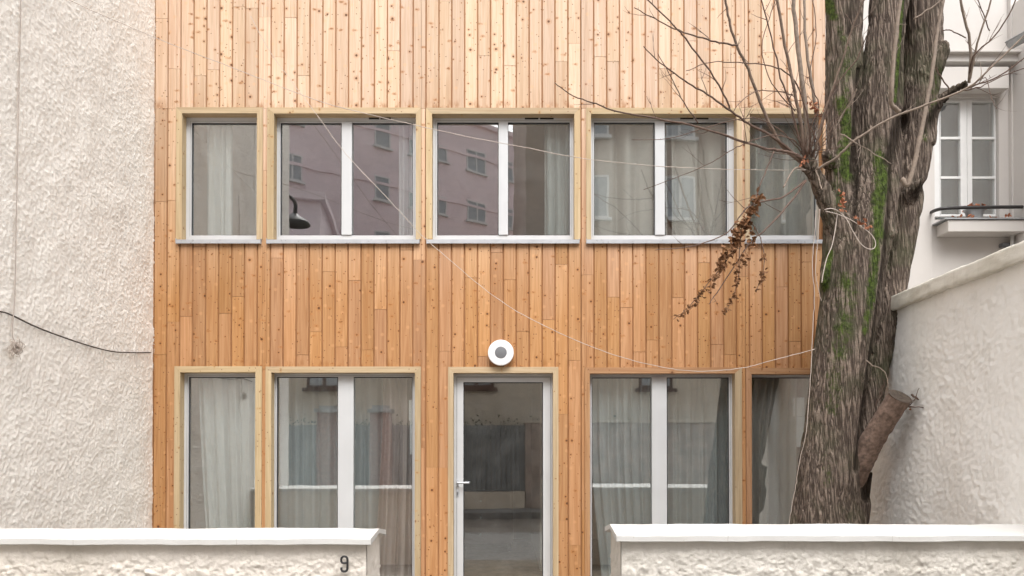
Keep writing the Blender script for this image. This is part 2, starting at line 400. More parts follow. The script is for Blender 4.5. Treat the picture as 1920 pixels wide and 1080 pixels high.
# cladding boards
PITCH = (XR - XL) / 52.0
zup = fz(203); zlow = fz(452)
def subtract(x0, x1, z0, z1, ops):
    xs = sorted({x0, x1, *[v for o_ in ops for v in o_[:2] if x0 < v < x1]}); out = []
    for a, b_ in zip(xs[:-1], xs[1:]):
        if b_ - a < .004: continue
        mid = (a + b_) / 2; spans = [(z0, z1)]
        for o_ in ops:
            if o_[0] < mid < o_[1]:
                ns = []
                for s0, s1 in spans:
                    if o_[3] <= s0 or o_[2] >= s1: ns.append((s0, s1)); continue
                    if o_[2] > s0: ns.append((s0, o_[2]))
                    if o_[3] < s1: ns.append((o_[3], s1))
                spans = ns
        out += [(a, b_, s0, s1) for s0, s1 in spans if s1 - s0 > .004]
    return out
_m = MB(); mbs = {k: _m for k in ('up', 'mid', 'low')}
rb = random.Random(3)
for i in range(52):
    bx0 = XL + i * PITCH; bx1 = bx0 + PITCH
    # butt joints split a column of boards in lengths
    cuts = [0.02, zup - .0005 + 0 * i, HZ]
    z = rb.uniform(.4, 1.8)
    while z < HZ:
        if abs(z - zup) > .25: cuts.append(z)
        z += rb.uniform(1.0, 2.3)
    cuts = sorted(cuts); off = rb.uniform(-.0015, .0015)
    for c0, c1 in zip(cuts[:-1], cuts[1:]):
        t = (rb.random(), rb.random()); ou, ov = rb.uniform(0, 40), rb.uniform(0, 40)
        g0 = .0012 if c0 > .1 else 0
        k = 'up' if c0 >= zup - .01 else ('mid' if c0 >= zlow - .9 and c1 > zlow + .8 else 'low')
        y = FY + off + rb.uniform(-.0006, .0006)
        for a, b_, s0, s1 in subtract(bx0 + .0035, bx1 - .0035, c0 + g0, c1 - g0, openings):
            cz = [(s0, s1, k)]
            if False:      # the columns beside the upper windows are a shade paler
                cz = []
                if s0 < zlow: cz.append((s0, min(s1, zlow), 'low'))
                if s1 > zlow: cz.append((max(s0, zlow), s1, 'mid'))
            for e0, e1, kk in cz:
                ch = .0055
                la = a <= bx0 + .004; rc = b_ >= bx1 - .004
                prof = [(a, y + (.014 if la else .004)), (a + (ch if la else .001), y + (.001 if la else 0)), (b_ - (ch if rc else .001), y), (b_, y + (.014 if rc else .004))]
                # shallow decorative rebate near one edge
                if la and rc:
                    xr = bx0 + PITCH * .80
                    prof = prof[:2] + [(xr - .003, y), (xr - .001, y + .0022), (xr + .002, y + .0022), (xr + .005, y + .0012)] + [(b_ - ch, y + .0012), (b_, y + .014)]
                for (p0, q0), (p1, q1) in zip(prof[:-1], prof[1:]):
                    mbs[kk].face([(p0, q0, e0), (p1, q1, e0), (p1, q1, e1), (p0, q0, e1)],
                                 [(p0 - bx0 + ou, e0 + ov), (p1 - bx0 + ou, e0 + ov), (p1 - bx0 + ou, e1 + ov), (p0 - bx0 + ou, e1 + ov)], t)
                for zz in (e0, e1):
                    mbs[kk].face([(a, y, zz), (b_, y, zz), (b_, y + .014, zz), (a, y + .014, zz)], [(ou, ov)] * 4, t)
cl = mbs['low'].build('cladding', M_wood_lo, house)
# wall behind with reveals
mb = MB()
for a, b_, s0, s1 in subtract(XL, XR, 0, HZ, [[o_[0] + .03, o_[1] - .03, o_[2], o_[3] - .03] for o_ in openings]):
    mb.box(a, b_, FY + .012, FY + .03, s0, s1)
mb.build('batten_backing', M_gap, house)
mb = MB()
for a, b_, s0, s1 in subtract(XL, XR, 0, HZ, [[o_[0] + .03, o_[1] - .03, o_[2], o_[3] - .03] for o_ in openings]):
    mb.box(a, b_, FY + .031, FY + .24, s0, s1)
mb.build('wall', M_room, house)
# edge batten on left & right
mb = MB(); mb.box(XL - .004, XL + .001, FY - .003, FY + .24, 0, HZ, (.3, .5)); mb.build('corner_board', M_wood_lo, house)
# shell, floors
ZF = fz(560)
mb = MB(); mb.box(XL, XL + .15, FY + .242, FY + 5, 0, HZ); mb.box(XR - .15, XR, FY + .242, FY + 5, 0, HZ)
mb.box(XL + .152, XR - .152, FY + 4.8, FY + 5, 0, HZ)
for xx in ((UP[0][1] + UP[1][0]) / 2 * 0 + XL + 2.35, ): pass
mb.box(fx(1000) + .12, fx(1000) + .2, FY + 1.4, FY + 4.79, .13, ZF - .16)
mb.build('room_wall', M_room, house)
mb = MB(); mb.box(XL + .151, XR - .151, FY + .242, FY + 4.79, 0, .11); mb.box(XL + .151, XR - .151, FY + .242, FY + 4.79, ZF - .12, ZF + .12)
mb.build('room_floor', M_roomfloor, house)
mb = MB(); mb.box(XL + .151, XR - .151, FY + .242, FY + 4.79, HZ - 1.75, HZ - 1.6); mb.build('ceiling', M_room, house)
mb = MB(); mb.box(XL, XR, FY + .03, FY + 5.1, HZ + .002, HZ + .1); mb.build('roof', M_zinc, house)

RV = 0.085      # reveal depth, trim face to frame
TF = 0.012      # trim stands this proud of boards
def mull_hit(x, mull, ym, YF): return fx(mull[0], ym, YF) - .002 < x < fx(mull[1], ym, YF) + .002
def window(idx, ox, inner, glass, gtop, gbot, mull=None, sill=True, trims=('p', 'p', 'p'), name='window', vent=None, mull_w=None, door=False):
    """ox: outer rect; inner: (x0,x1) px of opening inside the trim faces; glass: list of (x0,x1) px; mull: (x0,x1) px"""
    X0, X1, Z0, Z1 = ox; ym = 330 if idx < 5 else 850
    ix0, ix1 = fx(inner[0], ym), fx(inner[1], ym); fw = .058; th = fz(700) - fz(711)
    iz1 = Z1 - fw
    matp = {'p': M_trim, 'r': M_trim_red}
    YF = FY + RV                                           # front plane of aluminium frame
    rr = random.Random(idx)
    def t(): return (rr.random(), rr.random())
    w = MB()
    GY = YF + .028
    gx = [(fx(a, ym, GY), fx(b_, ym, GY)) for a, b_ in glass]
    gz1 = fz(gtop, Y=GY); gz0 = fz(gbot, Y=GY) if idx < 5 else Z0 + .07
    ex0, ex1 = X0 + .032, X1 - .032
    w.box(ex0, ex1, YF, YF + .06, gz1, iz1 + .025)                           # top rail
    w.box(ex0, ex1, YF, YF + .06, Z0 + .001, gz0)                            # bottom rail
    w.box(ex0, gx[0][0], YF + .0005, YF + .0595, gz0, gz1)
    w.box(gx[-1][1], ex1, YF + .0005, YF + .0595, gz0, gz1)
    root = w.build('door_frame' if door else name, M_alu, house, smooth=False)
    # step between frame and sash: thin bead round the glass
    w = MB()
    for a, b_ in gx:
        w.box(a, a + .007, GY - .010, GY - .001, gz0 + .007, gz1 - .007); w.box(b_ - .007, b_, GY - .010, GY - .001, gz0 + .007, gz1 - .007)
        w.box(a, b_, GY - .010, GY - .001, gz1 - .0075, gz1 + .0); w.box(a, b_, GY - .010, GY - .001, gz0, gz0 + .007)
    w.build('glazing_bead', M_dark, root, smooth=False)
    for a, b_ in gx:
        w = MB(); w.box(a - .004, b_ + .004, GY, GY + .006, gz0 - .004, gz1 + .004)
        w.build('pane', M_glass_door if door else M_glass, root, smooth=False)
    if mull:
        a, b_ = fx(mull[0], ym, YF), fx(mull[1], ym, YF)
        w = MB(); w.box(a, b_, YF - .012, YF + .058, gz0 + .004, gz1 - .001)
        w.build('mullion', M_alu, root, smooth=False, bevel=.002)
    # seams between fixed frame and sash, drain caps
    if idx < 5 or not door:
        w = MB()
        for a, b_ in gx:
            for xx in (a - .012, b_ + .012):
                if gx[0][0] - .03 < xx < gx[-1][1] + .03 and not (mull and mull_hit(xx, mull, ym, YF)): w.box(xx - .0012, xx + .0012, YF - .0008, YF - .0002, gz0 - .012, gz1 + .012)
        w.box(gx[0][0] - .012, gx[-1][1] + .012, YF - .0009, YF - .0003, gz1 + .0115, gz1 + .0137); w.build('seam', M_lampg, root, smooth=False)
    if idx < 5:
        for f_ in (.22, .78):
            w = MB(); xx = gx[0][0] + (gx[-1][1] - gx[0][0]) * f_; w.box(xx - .014, xx + .014, YF - .004, YF - .0003, Z0 + .008, Z0 + .015)
            w.build('drain_cap', M_lampw, root, smooth=False)
    # wooden casing: boards with the reveal as part of the same timber
    for part, k in (('l', 0), ('t', 1), ('r', 2)):
        w = MB()
        yb = FY + RV + .0
        if part == 'l':
            w.face([(X0, FY - TF, Z0), (ix0, FY - TF, Z0), (ix0, FY - TF, iz1), (X0, FY - TF, Z1)], None, t()); tt = w.t[-1]
            w.face([(ix0, FY - TF, Z0), (ix0, yb, Z0), (ix0, yb, iz1), (ix0, FY - TF, iz1)], [(0, Z0), (.1, Z0), (.1, iz1), (0, iz1)], tt)
            w.face([(X0, FY + .1, Z0), (X0, FY - TF, Z0), (X0, FY - TF, Z1), (X0, FY + .1, Z1)], [(0, Z0), (.1, Z0), (.1, iz1), (0, iz1)], tt)
            w.face([(X0, yb, Z0), (ix0, yb, Z0), (ix0, yb, iz1), (X0, yb, Z1)], None, tt)
        elif part == 'r':
            w.face([(ix1, FY - TF, Z0), (X1, FY - TF, Z0), (X1, FY - TF, Z1), (ix1, FY - TF, iz1)], None, t()); tt = w.t[-1]
            w.face([(ix1, yb, Z0), (ix1, FY - TF, Z0), (ix1, FY - TF, iz1), (ix1, yb, iz1)], [(0, Z0), (.1, Z0), (.1, iz1), (0, iz1)], tt)
            w.face([(X1, FY - TF, Z0), (X1, FY + .1, Z0), (X1, FY + .1, Z1), (X1, FY - TF, Z1)], [(0, Z0), (.1, Z0), (.1, iz1), (0, iz1)], tt)
            w.face([(ix1, yb, Z0), (X1, yb, Z0), (X1, yb, Z1), (ix1, yb, iz1)], None, tt)
        else:
            # head: a little gap at the mitres
            e = .0008
            pts = [(X0 + e, FY - TF, Z1), (ix0 + e, FY - TF, iz1), (ix1 - e, FY - TF, iz1), (X1 - e, FY - TF, Z1)]
            w.face(pts, [(p_[2], p_[0]) for p_ in pts], t()); tt = w.t[-1]
            w.face([(ix0, yb, iz1), (ix1, yb, iz1), (ix1, FY - TF, iz1), (ix0, FY - TF, iz1)][::-1], [(0, ix0), (0, ix1), (.1, ix1), (.1, ix0)][::-1], tt)
            w.face([(X0, FY - TF, Z1), (X1, FY - TF, Z1), (X1, FY + .1, Z1), (X0, FY + .1, Z1)], [(0, ix0), (0, ix1), (.1, ix1), (.1, ix0)], tt)
        w.build('casing', matp[trims[k]], root, smooth=False)
    if sill:
        sx0, sx1 = fx(sill[0], 452, FY - .03), fx(sill[1], 452, FY - .03); sz0, sz1 = fz(456.5, Y=FY - .03), fz(449.5, Y=FY - .03)
        w = MB(); w.box(sx0, sx1, FY - .035, FY - .031, sz0, sz1)
        w.face([(sx0, FY - .035, sz1 + .0005), (sx1, FY - .035, sz1 + .0005), (sx1, YF, sz1 + .012), (sx0, YF, sz1 + .012)])
        w.face([(sx0, FY - .031, sz1 - .004), (sx1, FY - .031, sz1 - .004), (sx1, YF, sz1 + .008), (sx0, YF, sz1 + .008)])
        w.box(sx0 - .003, sx0, FY - .036, FY - .0005, sz0, sz1 + .012); w.box(sx1, sx1 + .003, FY - .036, FY - .0005, sz0, sz1 + .012)
        w.build('sill', M_sill, root, smooth=False)
    if vent:
        a, b_ = fx(vent[0], 222, YF), fx(vent[1], 222, YF); z0, z1 = fz(224.5, Y=YF), fz(219.5, Y=YF)
        w = MB(); w.box(a - .03, b_ + .03, YF - .006, YF - .0005, z0 - .006, z1 + .006); v_ = w.build('vent', M_alu, root, smooth=False)
        w = MB(); mid = (a + b_) / 2
        w.box(a, mid - .008, YF - .009, YF - .0062, z0, z1); w.box(mid + .008, b_, YF - .009, YF - .0062, z0, z1)
        w.build('vent', M_dark, root, smooth=False)
    return root
window(0, UP[0], (342, 482), [(361, 486)], 232, 443, None, (330, 488))
window(1, UP[1], (514, 780), [(527, 641), (660, 775)], 232, 443, (641, 660), (500, 786), vent=(692, 733))
window(2, UP[2], (810, 1077), [(820, 935), (952, 1068)], 231, 443, (935, 952.5), (800, 1086), vent=(984, 1038))
window(3, UP[3], (1108, 1381), [(1113, 1227), (1246, 1362)], 231, 443, (1228, 1246), (1100, 1384), vent=(1275, 1328))
window(4, UP[4], (1405.5, 1543), [(1400, 1528)], 232, 443, None, (1398, 1550))
window(5, LO[0], (338, 479), [(355, 483)], 707, 1100, None, None)
window(6, LO[1], (509, 778), [(520, 634), (663, 774)], 707, 1100, (634, 663), None)
window(7, LO[2], (850, 1037), [(869, 1018)], 717, 1100, None, None, door=True)
window(8, LO[3], (1106, 1378), [(1109, 1222), (1250, 1366)], 708, 1100, (1222, 1250), None, trims=('r', 'r', 'p'))
window(9, LO[4], (1409, 1541), [(1404, 1528)], 708, 1100, None, None, trims=('r', 'r', 'p'))
# door leaf details: handle, lock
YD = FY + RV
dh = MB(); hx, hz = fx(858, 905, YD), fz(905, Y=YD)
door_root = [o_ for o_ in C.objects if o_.name.startswith('door_frame')][0]
# a visible shadow line between fixed frame and leaf
lf = MB()
for px in (856.5, 1032.5):
    lf.box(fx(px, 850, YD) - .002, fx(px, 850, YD) + .002, YD - .0012, YD - .0003, .14, fz(707, Y=YD))
lf.box(fx(856.5, 850, YD), fx(1032.5, 850, YD), YD - .0014, YD - .0002, fz(707.5, Y=YD), fz(706.3, Y=YD)); lf.build('leaf_joint', M_lampg, door_root, smooth=False)
dh.box(hx - .013, hx + .013, YD - .010, YD - .0015, hz - .035, hz + .03)
hd = dh.build('handle', M_sill, door_root, smooth=False, bevel=.003)
dh = MB(); dh.tube([(hx, YD - .008, hz), (hx, YD - .05, hz)], .009, 12)
dh.tube(smooth_path([(hx - .004, YD - .052, hz), (hx + .05, YD - .055, hz), (hx + .118, YD - .052, hz)]), .0105, 12); dh.build('lever', M_sill, hd)
dh = MB(); lz = fz(925, Y=YD); dh.box(hx - .013, hx + .013, YD - .008, YD - .0015, lz - .032, lz + .032)
lk = dh.build('lock', M_sill, door_root, smooth=False, bevel=.003)
dh = MB(); dh.tube([(hx, YD - .0085, lz + .008), (hx, YD - .012, lz + .008)], .008, 14); dh.box(hx - .004, hx + .004, YD - .012, YD - .0085, lz - .018, lz + .002); dh.build('keyhole', M_lampg, lk)

# ------------------------------------------------------------------ curtains and things in the rooms
def curtain(xa, xb, ztop, zbot, y, m, label, folds=6, amp=.03, edge_l=None, edge_r=None, seed=1, group=None):
    """edge_l/r: functions giving X of the edges at height fraction (0 top..1 bottom)"""
    rr = random.Random(seed); mb = MB(); nx, nz = 90, 24
    ph = [rr.uniform(0, 6.28) for _ in range(5)]; fr = [folds * rr.uniform(.7, 1.3), folds * 1.9, folds * .45]
    V = []
    for j in range(nz + 1):
        f = j / nz; z = ztop + (zbot - ztop) * f
        l = edge_l(f) if edge_l else xa; r = edge_r(f) if edge_r else xb
        for i in range(nx + 1):
            s = i / nx
            yy = amp * (math.sin(6.283 * fr[0] * s + ph[0] + f * .6) + .45 * math.sin(6.283 * fr[1] * s + ph[1] - f * .8) + .5 * math.sin(6.283 * fr[2] * s + ph[2] + f))
            V.append((l + (r - l) * s + .3 * amp * math.sin(6.283 * fr[0] * s + ph[3]), y + yy * (0.75 + .25 * f), z))
    mb.v = V
    for j in range(nz):
        for i in range(nx):
            q = (j * (nx + 1) + i, (j + 1) * (nx + 1) + i, (j + 1) * (nx + 1) + i + 1, j * (nx + 1) + i + 1)
            mb.f.append(q); mb.uv += [(0, 0)] * 4; mb.t += [(.5, .5)] * 4
    o_ = mb.build('curtain', m, smooth=True); tag(o_, label, 'curtain', group); return o_
CY = FY + .19
ux = lambda px, py=330: fx(px, py, CY)
lx = lambda px, py=850: fx(px, py, CY)
zt = fz(214, Y=CY); zb = ZF + .14
curtain(ux(388), ux(437), zt, zb, CY, M_pale_c, 'narrow pale curtain gathered behind the upper window next to the left edge', 4, .03, seed=2)
curtain(ux(748), ux(790), zt, zb, CY, M_pale_c, 'pale curtain gathered at the right end of the second upper window', 3, .03, seed=3)
curtain(ux(1020), ux(1085), zt, zb, CY, M_pale_c, 'pale curtain gathered at the right end of the middle upper window', 4, .03, seed=4)
curtain(ux(1095), ux(1250), zt, zb, CY, M_grey_c, 'grey curtain drawn across the left pane of the fourth upper window', 3.2, .042, seed=5)
curtain(ux(1256), ux(1385), zt, zb, CY + .02, M_grey_c, 'grey curtain drawn across the right pane of the fourth upper window', 2.7, .042, seed=6)
curtain(ux(1396), ux(1545), zt, zb, CY, M_grey_c, 'grey curtain filling the upper window half hidden by tree twigs', 3, .042, seed=7)
zt2 = ZF - .2; zb2 = .12
curtain(0, 0, zt2, zb2, CY, M_pale_c, 'white curtain behind the narrow lower window beside the left wall', 5, .03,
        edge_l=lambda f: lx(368) + .14 * f ** 1.5, edge_r=lambda f: lx(486), seed=8)
curtain(lx(512), lx(775), zt2, zb2, CY + .15, M_sheer, 'sheer curtain across the wide lower window left of the door', 9, .035, seed=9)
def bul(f): return lx(716) - .16 * max(0, f - .35) ** 1.2
curtain(0, 0, zt2, zb2, CY + .01, M_taupe, 'heavy taupe curtain bunched beside the door side of the lower left window', 4, .034,
        edge_l=bul, edge_r=lambda f: lx(786), seed=10)
curtain(0, 0, zt2, zb2, CY, M_sheer, 'sheer curtain left of the mullion in the lower window right of the door', 8, .035,
        edge_l=lambda f: lx(1106) + .28 * max(0, f - .45) ** 1.3, edge_r=lambda f: lx(1236), seed=11)
curtain(lx(1238), lx(1380), zt2, zb2, CY + .14, M_sheer, 'sheer curtain right of the mullion in the lower window right of the door', 6, .03, seed=12)
curtain(0, 0, zt2, zb2, CY, M_grey_c, 'grey curtain swept to the right in the lower window behind the trunk', 7, .03,
        edge_l=lambda f: lx(1444) - .42 * min(1, f * 2.4) ** .9 * .62, edge_r=lambda f: lx(1496), seed=13)
curtain(lx(1470), lx(1530), zt2, zb2, CY + .07, M_taupe, 'brownish curtain hanging next to the tree trunk in the lower right window', 5, .03, seed=14)
# wall box units seen through the glass
def wallbox(px, py0, py1, label, w=.07):
    y = FY + .16; x = fx(px, 800, y); t_ = empty('electrical_box', (x, y, fz(py1, Y=y)), label, 'electrical box')
    z0, z1 = fz(py1, Y=y), fz(py0, Y=y); zm = z0 + (z1 - z0) * .62
    a = MB(); a.box(x - w / 2, x + w / 2, y, y + .06, z0, zm - .003); a.build('housing', M_lampw, t_, smooth=False, bevel=.004)
    a = MB(); a.box(x - w / 2 - .01, x + w / 2 - .004, y, y + .05, zm, z1); a.build('housing', M_lampw, t_, smooth=False, bevel=.004)
wallbox(775, 750, 852, 'white box unit at the right edge of the wide lower window left of the door')
wallbox(1500, 745, 838, 'white box unit close to the trunk in the rightmost lower window', .1)
# furniture behind the door: a chest of drawers
y0 = FY + 3.2; chx = fx(915, 950, y0)
ch = empty('sideboard', (chx, y0, .115), 'dark wooden sideboard standing in the room behind the glass door', 'sideboard')
a = MB(); a.box(chx - .55, chx + .35, y0, y0 + .45, .22, .95); a.build('body', M_shutter, ch, smooth=False, bevel=.006)
for k in range(3):
    a = MB(); a.box(chx - .52, chx + .32, y0 - .02, y0 - .002, .26 + k * .23, .46 + k * .23); dr = a.build('drawer', M_shutter, ch, smooth=False, bevel=.004)
    a = MB(); a.tube([(chx - .1, y0 - .045, .36 + k * .23), (chx - .1, y0 - .015, .36 + k * .23)], .015, 10); a.build('knob', M_sill, dr)
for sx in (-.5, .3):
    a = MB(); a.box(chx + sx - .02, chx + sx + .02, y0 + .02, y0 + .06, .115, .219); a.build('leg', M_shutter, ch, smooth=False)

# ------------------------------------------------------------------ wall lamp
ly = FY - .004; L0 = at(939, 661, ly - .07); lamp = empty('wall_lamp', (L0.x, FY, L0.z), 'round white wall lamp with a grey centre above the glass door', 'lamp')
def disc(mb, cx, cz, prof, n=64):
    b0 = len(mb.v); mb.sm = True
    for (r_, y_) in prof:
        for k in range(n):
            th = 2 * math.pi * k / n; mb.v.append((cx + r_ * math.cos(th), y_, cz + r_ * math.sin(th)))
    for i in range(len(prof) - 1):
        for k in range(n):
            mb.f.append((b0 + i * n + k, b0 + i * n + (k + 1) % n, b0 + (i + 1) * n + (k + 1) % n, b0 + (i + 1) * n + k)); mb.uv += [(0, 0)] * 4; mb.t += [(.5, .5)] * 4
    mb.f.append(tuple(b0 + (len(prof) - 1) * n + k for k in range(n))); mb.uv += [(0, 0)] * n; mb.t += [(.5, .5)] * n
rl = 24.3 / FPX * (FY - .07)
a = MB(); disc(a, L0.x, L0.z, [(rl * .82, FY - .003), (rl * .82, FY - .035), (rl * .93, FY - .036), (rl, FY - .045), (rl, FY - .062), (rl * .985, FY - .068), (rl * .95, FY - .071), (rl * .47, FY - .073), (rl * .455, FY - .070)]); a.build('lamp_body', M_lampw, lamp, smooth=False)
a = MB(); disc(a, L0.x, L0.z, [(rl * .455, FY - .0695), (rl * .455, FY - .0735), (rl * .43, FY - .0745), (.001, FY - .0748)]); a.build('lamp_centre', M_lampg, lamp)

# ------------------------------------------------------------------ rough rendered walls (displaced grids)
def grid(u0, u1, v0, v1, step, fn):
    nu = max(2, int(round((u1 - u0) / step))); nv = max(2, int(round((v1 - v0) / step)))
    mb = MB(); mb.sm = True
    for j in range(nv + 1):
        v = v0 + (v1 - v0) * j / nv
        for i in range(nu + 1):
            u = u0 + (u1 - u0) * i / nu; mb.v.append(fn(u, v, i / nu, j / nv))
    for j in range(nv):
        for i in range(nu):
            q = j * (nu + 1) + i; mb.f.append((q, q + 1, q + nu + 2, q + nu + 1))
    mb.uv = [(0, 0)] * (4 * len(mb.f)); mb.t = [(.5, .5)] * (4 * len(mb.f)); return mb
def rn(p, s, o_=4, H=.6): return noise.fractal(Vector(p) * s, H, 2.1, o_)
def streak(u, v, ang, su, sv, seed):
    c, s = math.cos(ang), math.sin(ang); a = u * c + v * s; b_ = -u * s + v * c
    wx = rn((u * 3, v * 3, seed), 1.3, 2) * .15
    return noise.noise(Vector(((a + wx) * su, (b_ + wx) * sv, seed)))
XW = XL - .0
def fleft(y, z, a, b_):     # neighbour wall, plane X = XL facing +x ; u=y
    ang = R(38)
    s1 = abs(streak(y, z, ang, 29, 66, 2.0)); h = .012 * max(0, s1 - .10) ** 1.2 + .0045 * rn((y, z, 5), 34, 3, .4) + .007 * rn((y, z, 9), 4, 2)
    return (XW + h - .004, y, z)
nb = empty('rendered_house', (XL - 1, 5.8, 0), 'tall cream rough rendered house wall on the left', 'house')
mb = grid(4.6, 7.21, .6, 6.7, .0095, fleft); mb.build('rendered_wall', M_left, nb)
mb = MB(); mb.box(XL - 4, XL - .02, 3.0, 12.2, 0, 9.5); mb.build('wall', M_left, nb, smooth=False)
mb = MB(); mb.box(XL - .019, XL - .002, 3.0, 12.2, 6.72, 9.5); mb.box(XL - .019, XL - .002, 3.0, 4.59, 0, 6.718); mb.box(XL - .019, XL - .002, 4.592, 7.2, 0, .598); mb.build('wall', M_left, nb, smooth=False)
# right garden wall
XG = XR + .015
zc0 = at(1690, 575, XG / ((1690 - PXC) / FPX)).z; zc = EYE + (XG) * (848 - 575) / (1690 - PXC)
gw = empty('garden_wall', (XG, 5.8, 0), 'white trowelled garden wall behind the tree on the right with a stained coping', 'wall')
def fright(y, z, a, b_):
    w = rn((y, z, 3), 1.5, 2) * .25
    r1 = 1 - abs(noise.noise(Vector((y * 14 + w * 9 + z * 3, z * 24 + w * 9, 4.4)))) * 2
    h = .007 * max(0, r1) ** 4 * max(0, .5 + noise.noise(Vector((y * 5, z * 4, 8.8))) * 1.4) + .0042 * rn((y, z, 6), 30, 4, .4) + .008 * rn((y, z, 1), 2.2, 2)
    return (XG - h - .012 * 0, y, z)
mb = grid(4.2, 7.6, 0, zc + .02, .0125, lambda y, z, a, b_: fright(y, z, a, b_)); mb.f = [f[::-1] for f in mb.f]; mb.build('rendered_wall', M_right, gw)
mb = MB(); mb.box(XG + .025, XG + .22, 3.9, 12, 0, zc + .01); mb.build('wall_core', M_right, gw, smooth=False)
cpt = (24.0 / (1690 - PXC)) * XG * 1.0
def fcap(y, s, a, b_):  # closed profile round the coping
    prof = [(.03, -.012), (-.045, -.012), (-.052, 0), (-.052, cpt * .93), (-.04, cpt), (.12, cpt + .03), (.28, cpt), (.29, 0), (.24, -.012)]
    t_ = s * (len(prof) - 1); i = min(int(t_), len(prof) - 2); f = t_ - i
    px_, pz_ = prof[i][0] * (1 - f) + prof[i + 1][0] * f, prof[i][1] * (1 - f) + prof[i + 1][1] * f
    k = .006 * rn((y, px_ * 2, pz_ * 2 + 7), 9, 3) + .008 * rn((y, 0, 3), 2, 2)
    return (XG + px_ + k, y, zc + pz_ + k + .012 * rn((y, 5, 3), 1.5, 2))
mb = grid(3.9, 12, 0, 1, .02, fcap) if False else None
mb = MB(); mb.sm = True; NY, NS = 240, 48
for j in range(NS + 1):
    for i in range(NY + 1): mb.v.append(fcap(3.9 + 4.5 * i / NY, j / NS, 0, 0))
for j in range(NS):
    for i in range(NY):
        q = j * (NY + 1) + i; mb.f.append((q, q + 1, q + NY + 2, q + NY + 1)[::-1])
mb.uv = [(0, 0)] * (4 * len(mb.f)); mb.t = [(.5, .5)] * (4 * len(mb.f)); mb.build('coping', M_capstone, gw)

# ------------------------------------------------------------------ low street walls
YW0, YWR, YW1 = 4.25, 4.47, 4.66
def lowwall(x0, x1, open_side, label, mat, pyr, pyf, pyl, seed):
    zr = fz(pyr, Y=YWR); zf = fz(pyf, Y=YW0 - .05); zl = fz(pyl, Y=YW0 - .05)
    root = empty('low_wall', ((x0 + x1) / 2, YWR, 0), label, 'wall')
    f0 = YW0 + .0
    def rough(u, v):
        w = rn((u, v, seed), 2.5, 2) * .4
        r1 = 1 - abs(noise.noise(Vector((u * 9 + w * 5 + v * 3, v * 15 + w * 5, seed)))) * 2.2
        r2 = noise.noise(Vector((u * 5, v * 7, seed + 3)))
        fade = min(1, max(.15, (zl - v) / .12))
        return fade * (.008 * max(0, r1) ** 3 * max(0, r2 + .45) + .008 * rn((u, v, seed + 8), 19, 5, .3) + .004 * abs(noise.noise(Vector((u * 38, v * 50, seed)))) + .003 * noise.noise(Vector((u * 80, v * 90, seed))))
    mb = grid(x0, x1, 0, zl + .005, .007, lambda u, v, a, b_: (u, f0 - rough(u, v) * min(1, a / .012, (1 - a) / .012 + .0), v)); mb.build('rendered_face', mat, root)
    # end face towards the opening
    xe = x1 if open_side == 'r' else x0; sg = 1 if open_side == 'r' else -1
    mb = grid(YW0, YW1, 0, zr - .01, .012, lambda u, v, a, b_: (xe + sg * (.004 + rough(u + 9, v) * .8 * min(1, a / .02, (1 - a) / .02)), u, min(v, zl + (zr - .012 - zl) * (1 - abs((u - YWR) / (YWR - YW0))))))
    if open_side == 'l': mb.f = [f[::-1] for f in mb.f]
    mb.build('rendered_end', mat, root)
    mb = MB(); mb.box(x0 + .002, x1 - .002, YW0 + .02, YW1, 0, zl - .002); mb.build('wall_core', mat, root, smooth=False)
    # saddle coping with drip edges, wavering a touch like old cement work
    ov = .035
    cx0, cx1 = (x0 - .0, x1 + ov) if open_side == 'r' else (x0 - ov, x1 + .0)
    prof = [(YW0 - .02, zl + .004), (YW0 - .05, zl + .001), (YW0 - .053, zl + .004), (YW0 - .053, zf - .003), (YW0 - .05, zf), (YWR - .01, zr - .003), (YWR, zr), (YWR + .01, zr - .003), (YW1 + .05, zf), (YW1 + .053, zf - .003), (YW1 + .053, zl + .004), (YW1 + .05, zl), (YW1 + .02, zl + .004), (YWR, zr - (zf - zl) * .75)]
    mb = MB(); nx = 120
    for i in range(nx + 1):
        x = cx0 + (cx1 - cx0) * i / nx
        for (y_, z_) in prof:
            k = .0035 * rn((x, y_, z_ + seed), 3, 3); mb.v.append((x, y_ + k, z_ + k))
    P_ = len(prof)
    for i in range(nx):
        for k in range(P_):
            mb.f.append((i * P_ + k, i * P_ + (k + 1) % P_, (i + 1) * P_ + (k + 1) % P_, (i + 1) * P_ + k)); mb.uv += [(0, 0)] * 4; mb.t += [(.5, .5)] * 4
    # end caps as two quads-ish fans
    for base, rev in ((0, False), (nx * P_, True)):
        for tri in ((3, 4, 5, 6, 13, 2), (6, 7, 8, 9, 10, 13)):
            f = tuple(base + k for k in tri); mb.f.append(f if not rev else f[::-1]); mb.uv += [(0, 0)] * len(f); mb.t += [(.5, .5)] * len(f)
    me_o = mb.build('coping', M_cap, root, smooth=False)
    return zr, zf, zl
xo1 = fx(687, 1000, YW0); xo2 = fx(1165, 1000, YW0)
lowwall(XL + .004, xo1, 'r', 'low rendered street wall with white coping left of the gap, carrying a house number', M_low, 990.5, 1010, 1022, 3.0)
lowwall(xo2, XG + .2, 'l', 'low rough rendered street wall with white coping in front of the tree trunk', M_low_r, 983, 1004, 1016, 8.0)
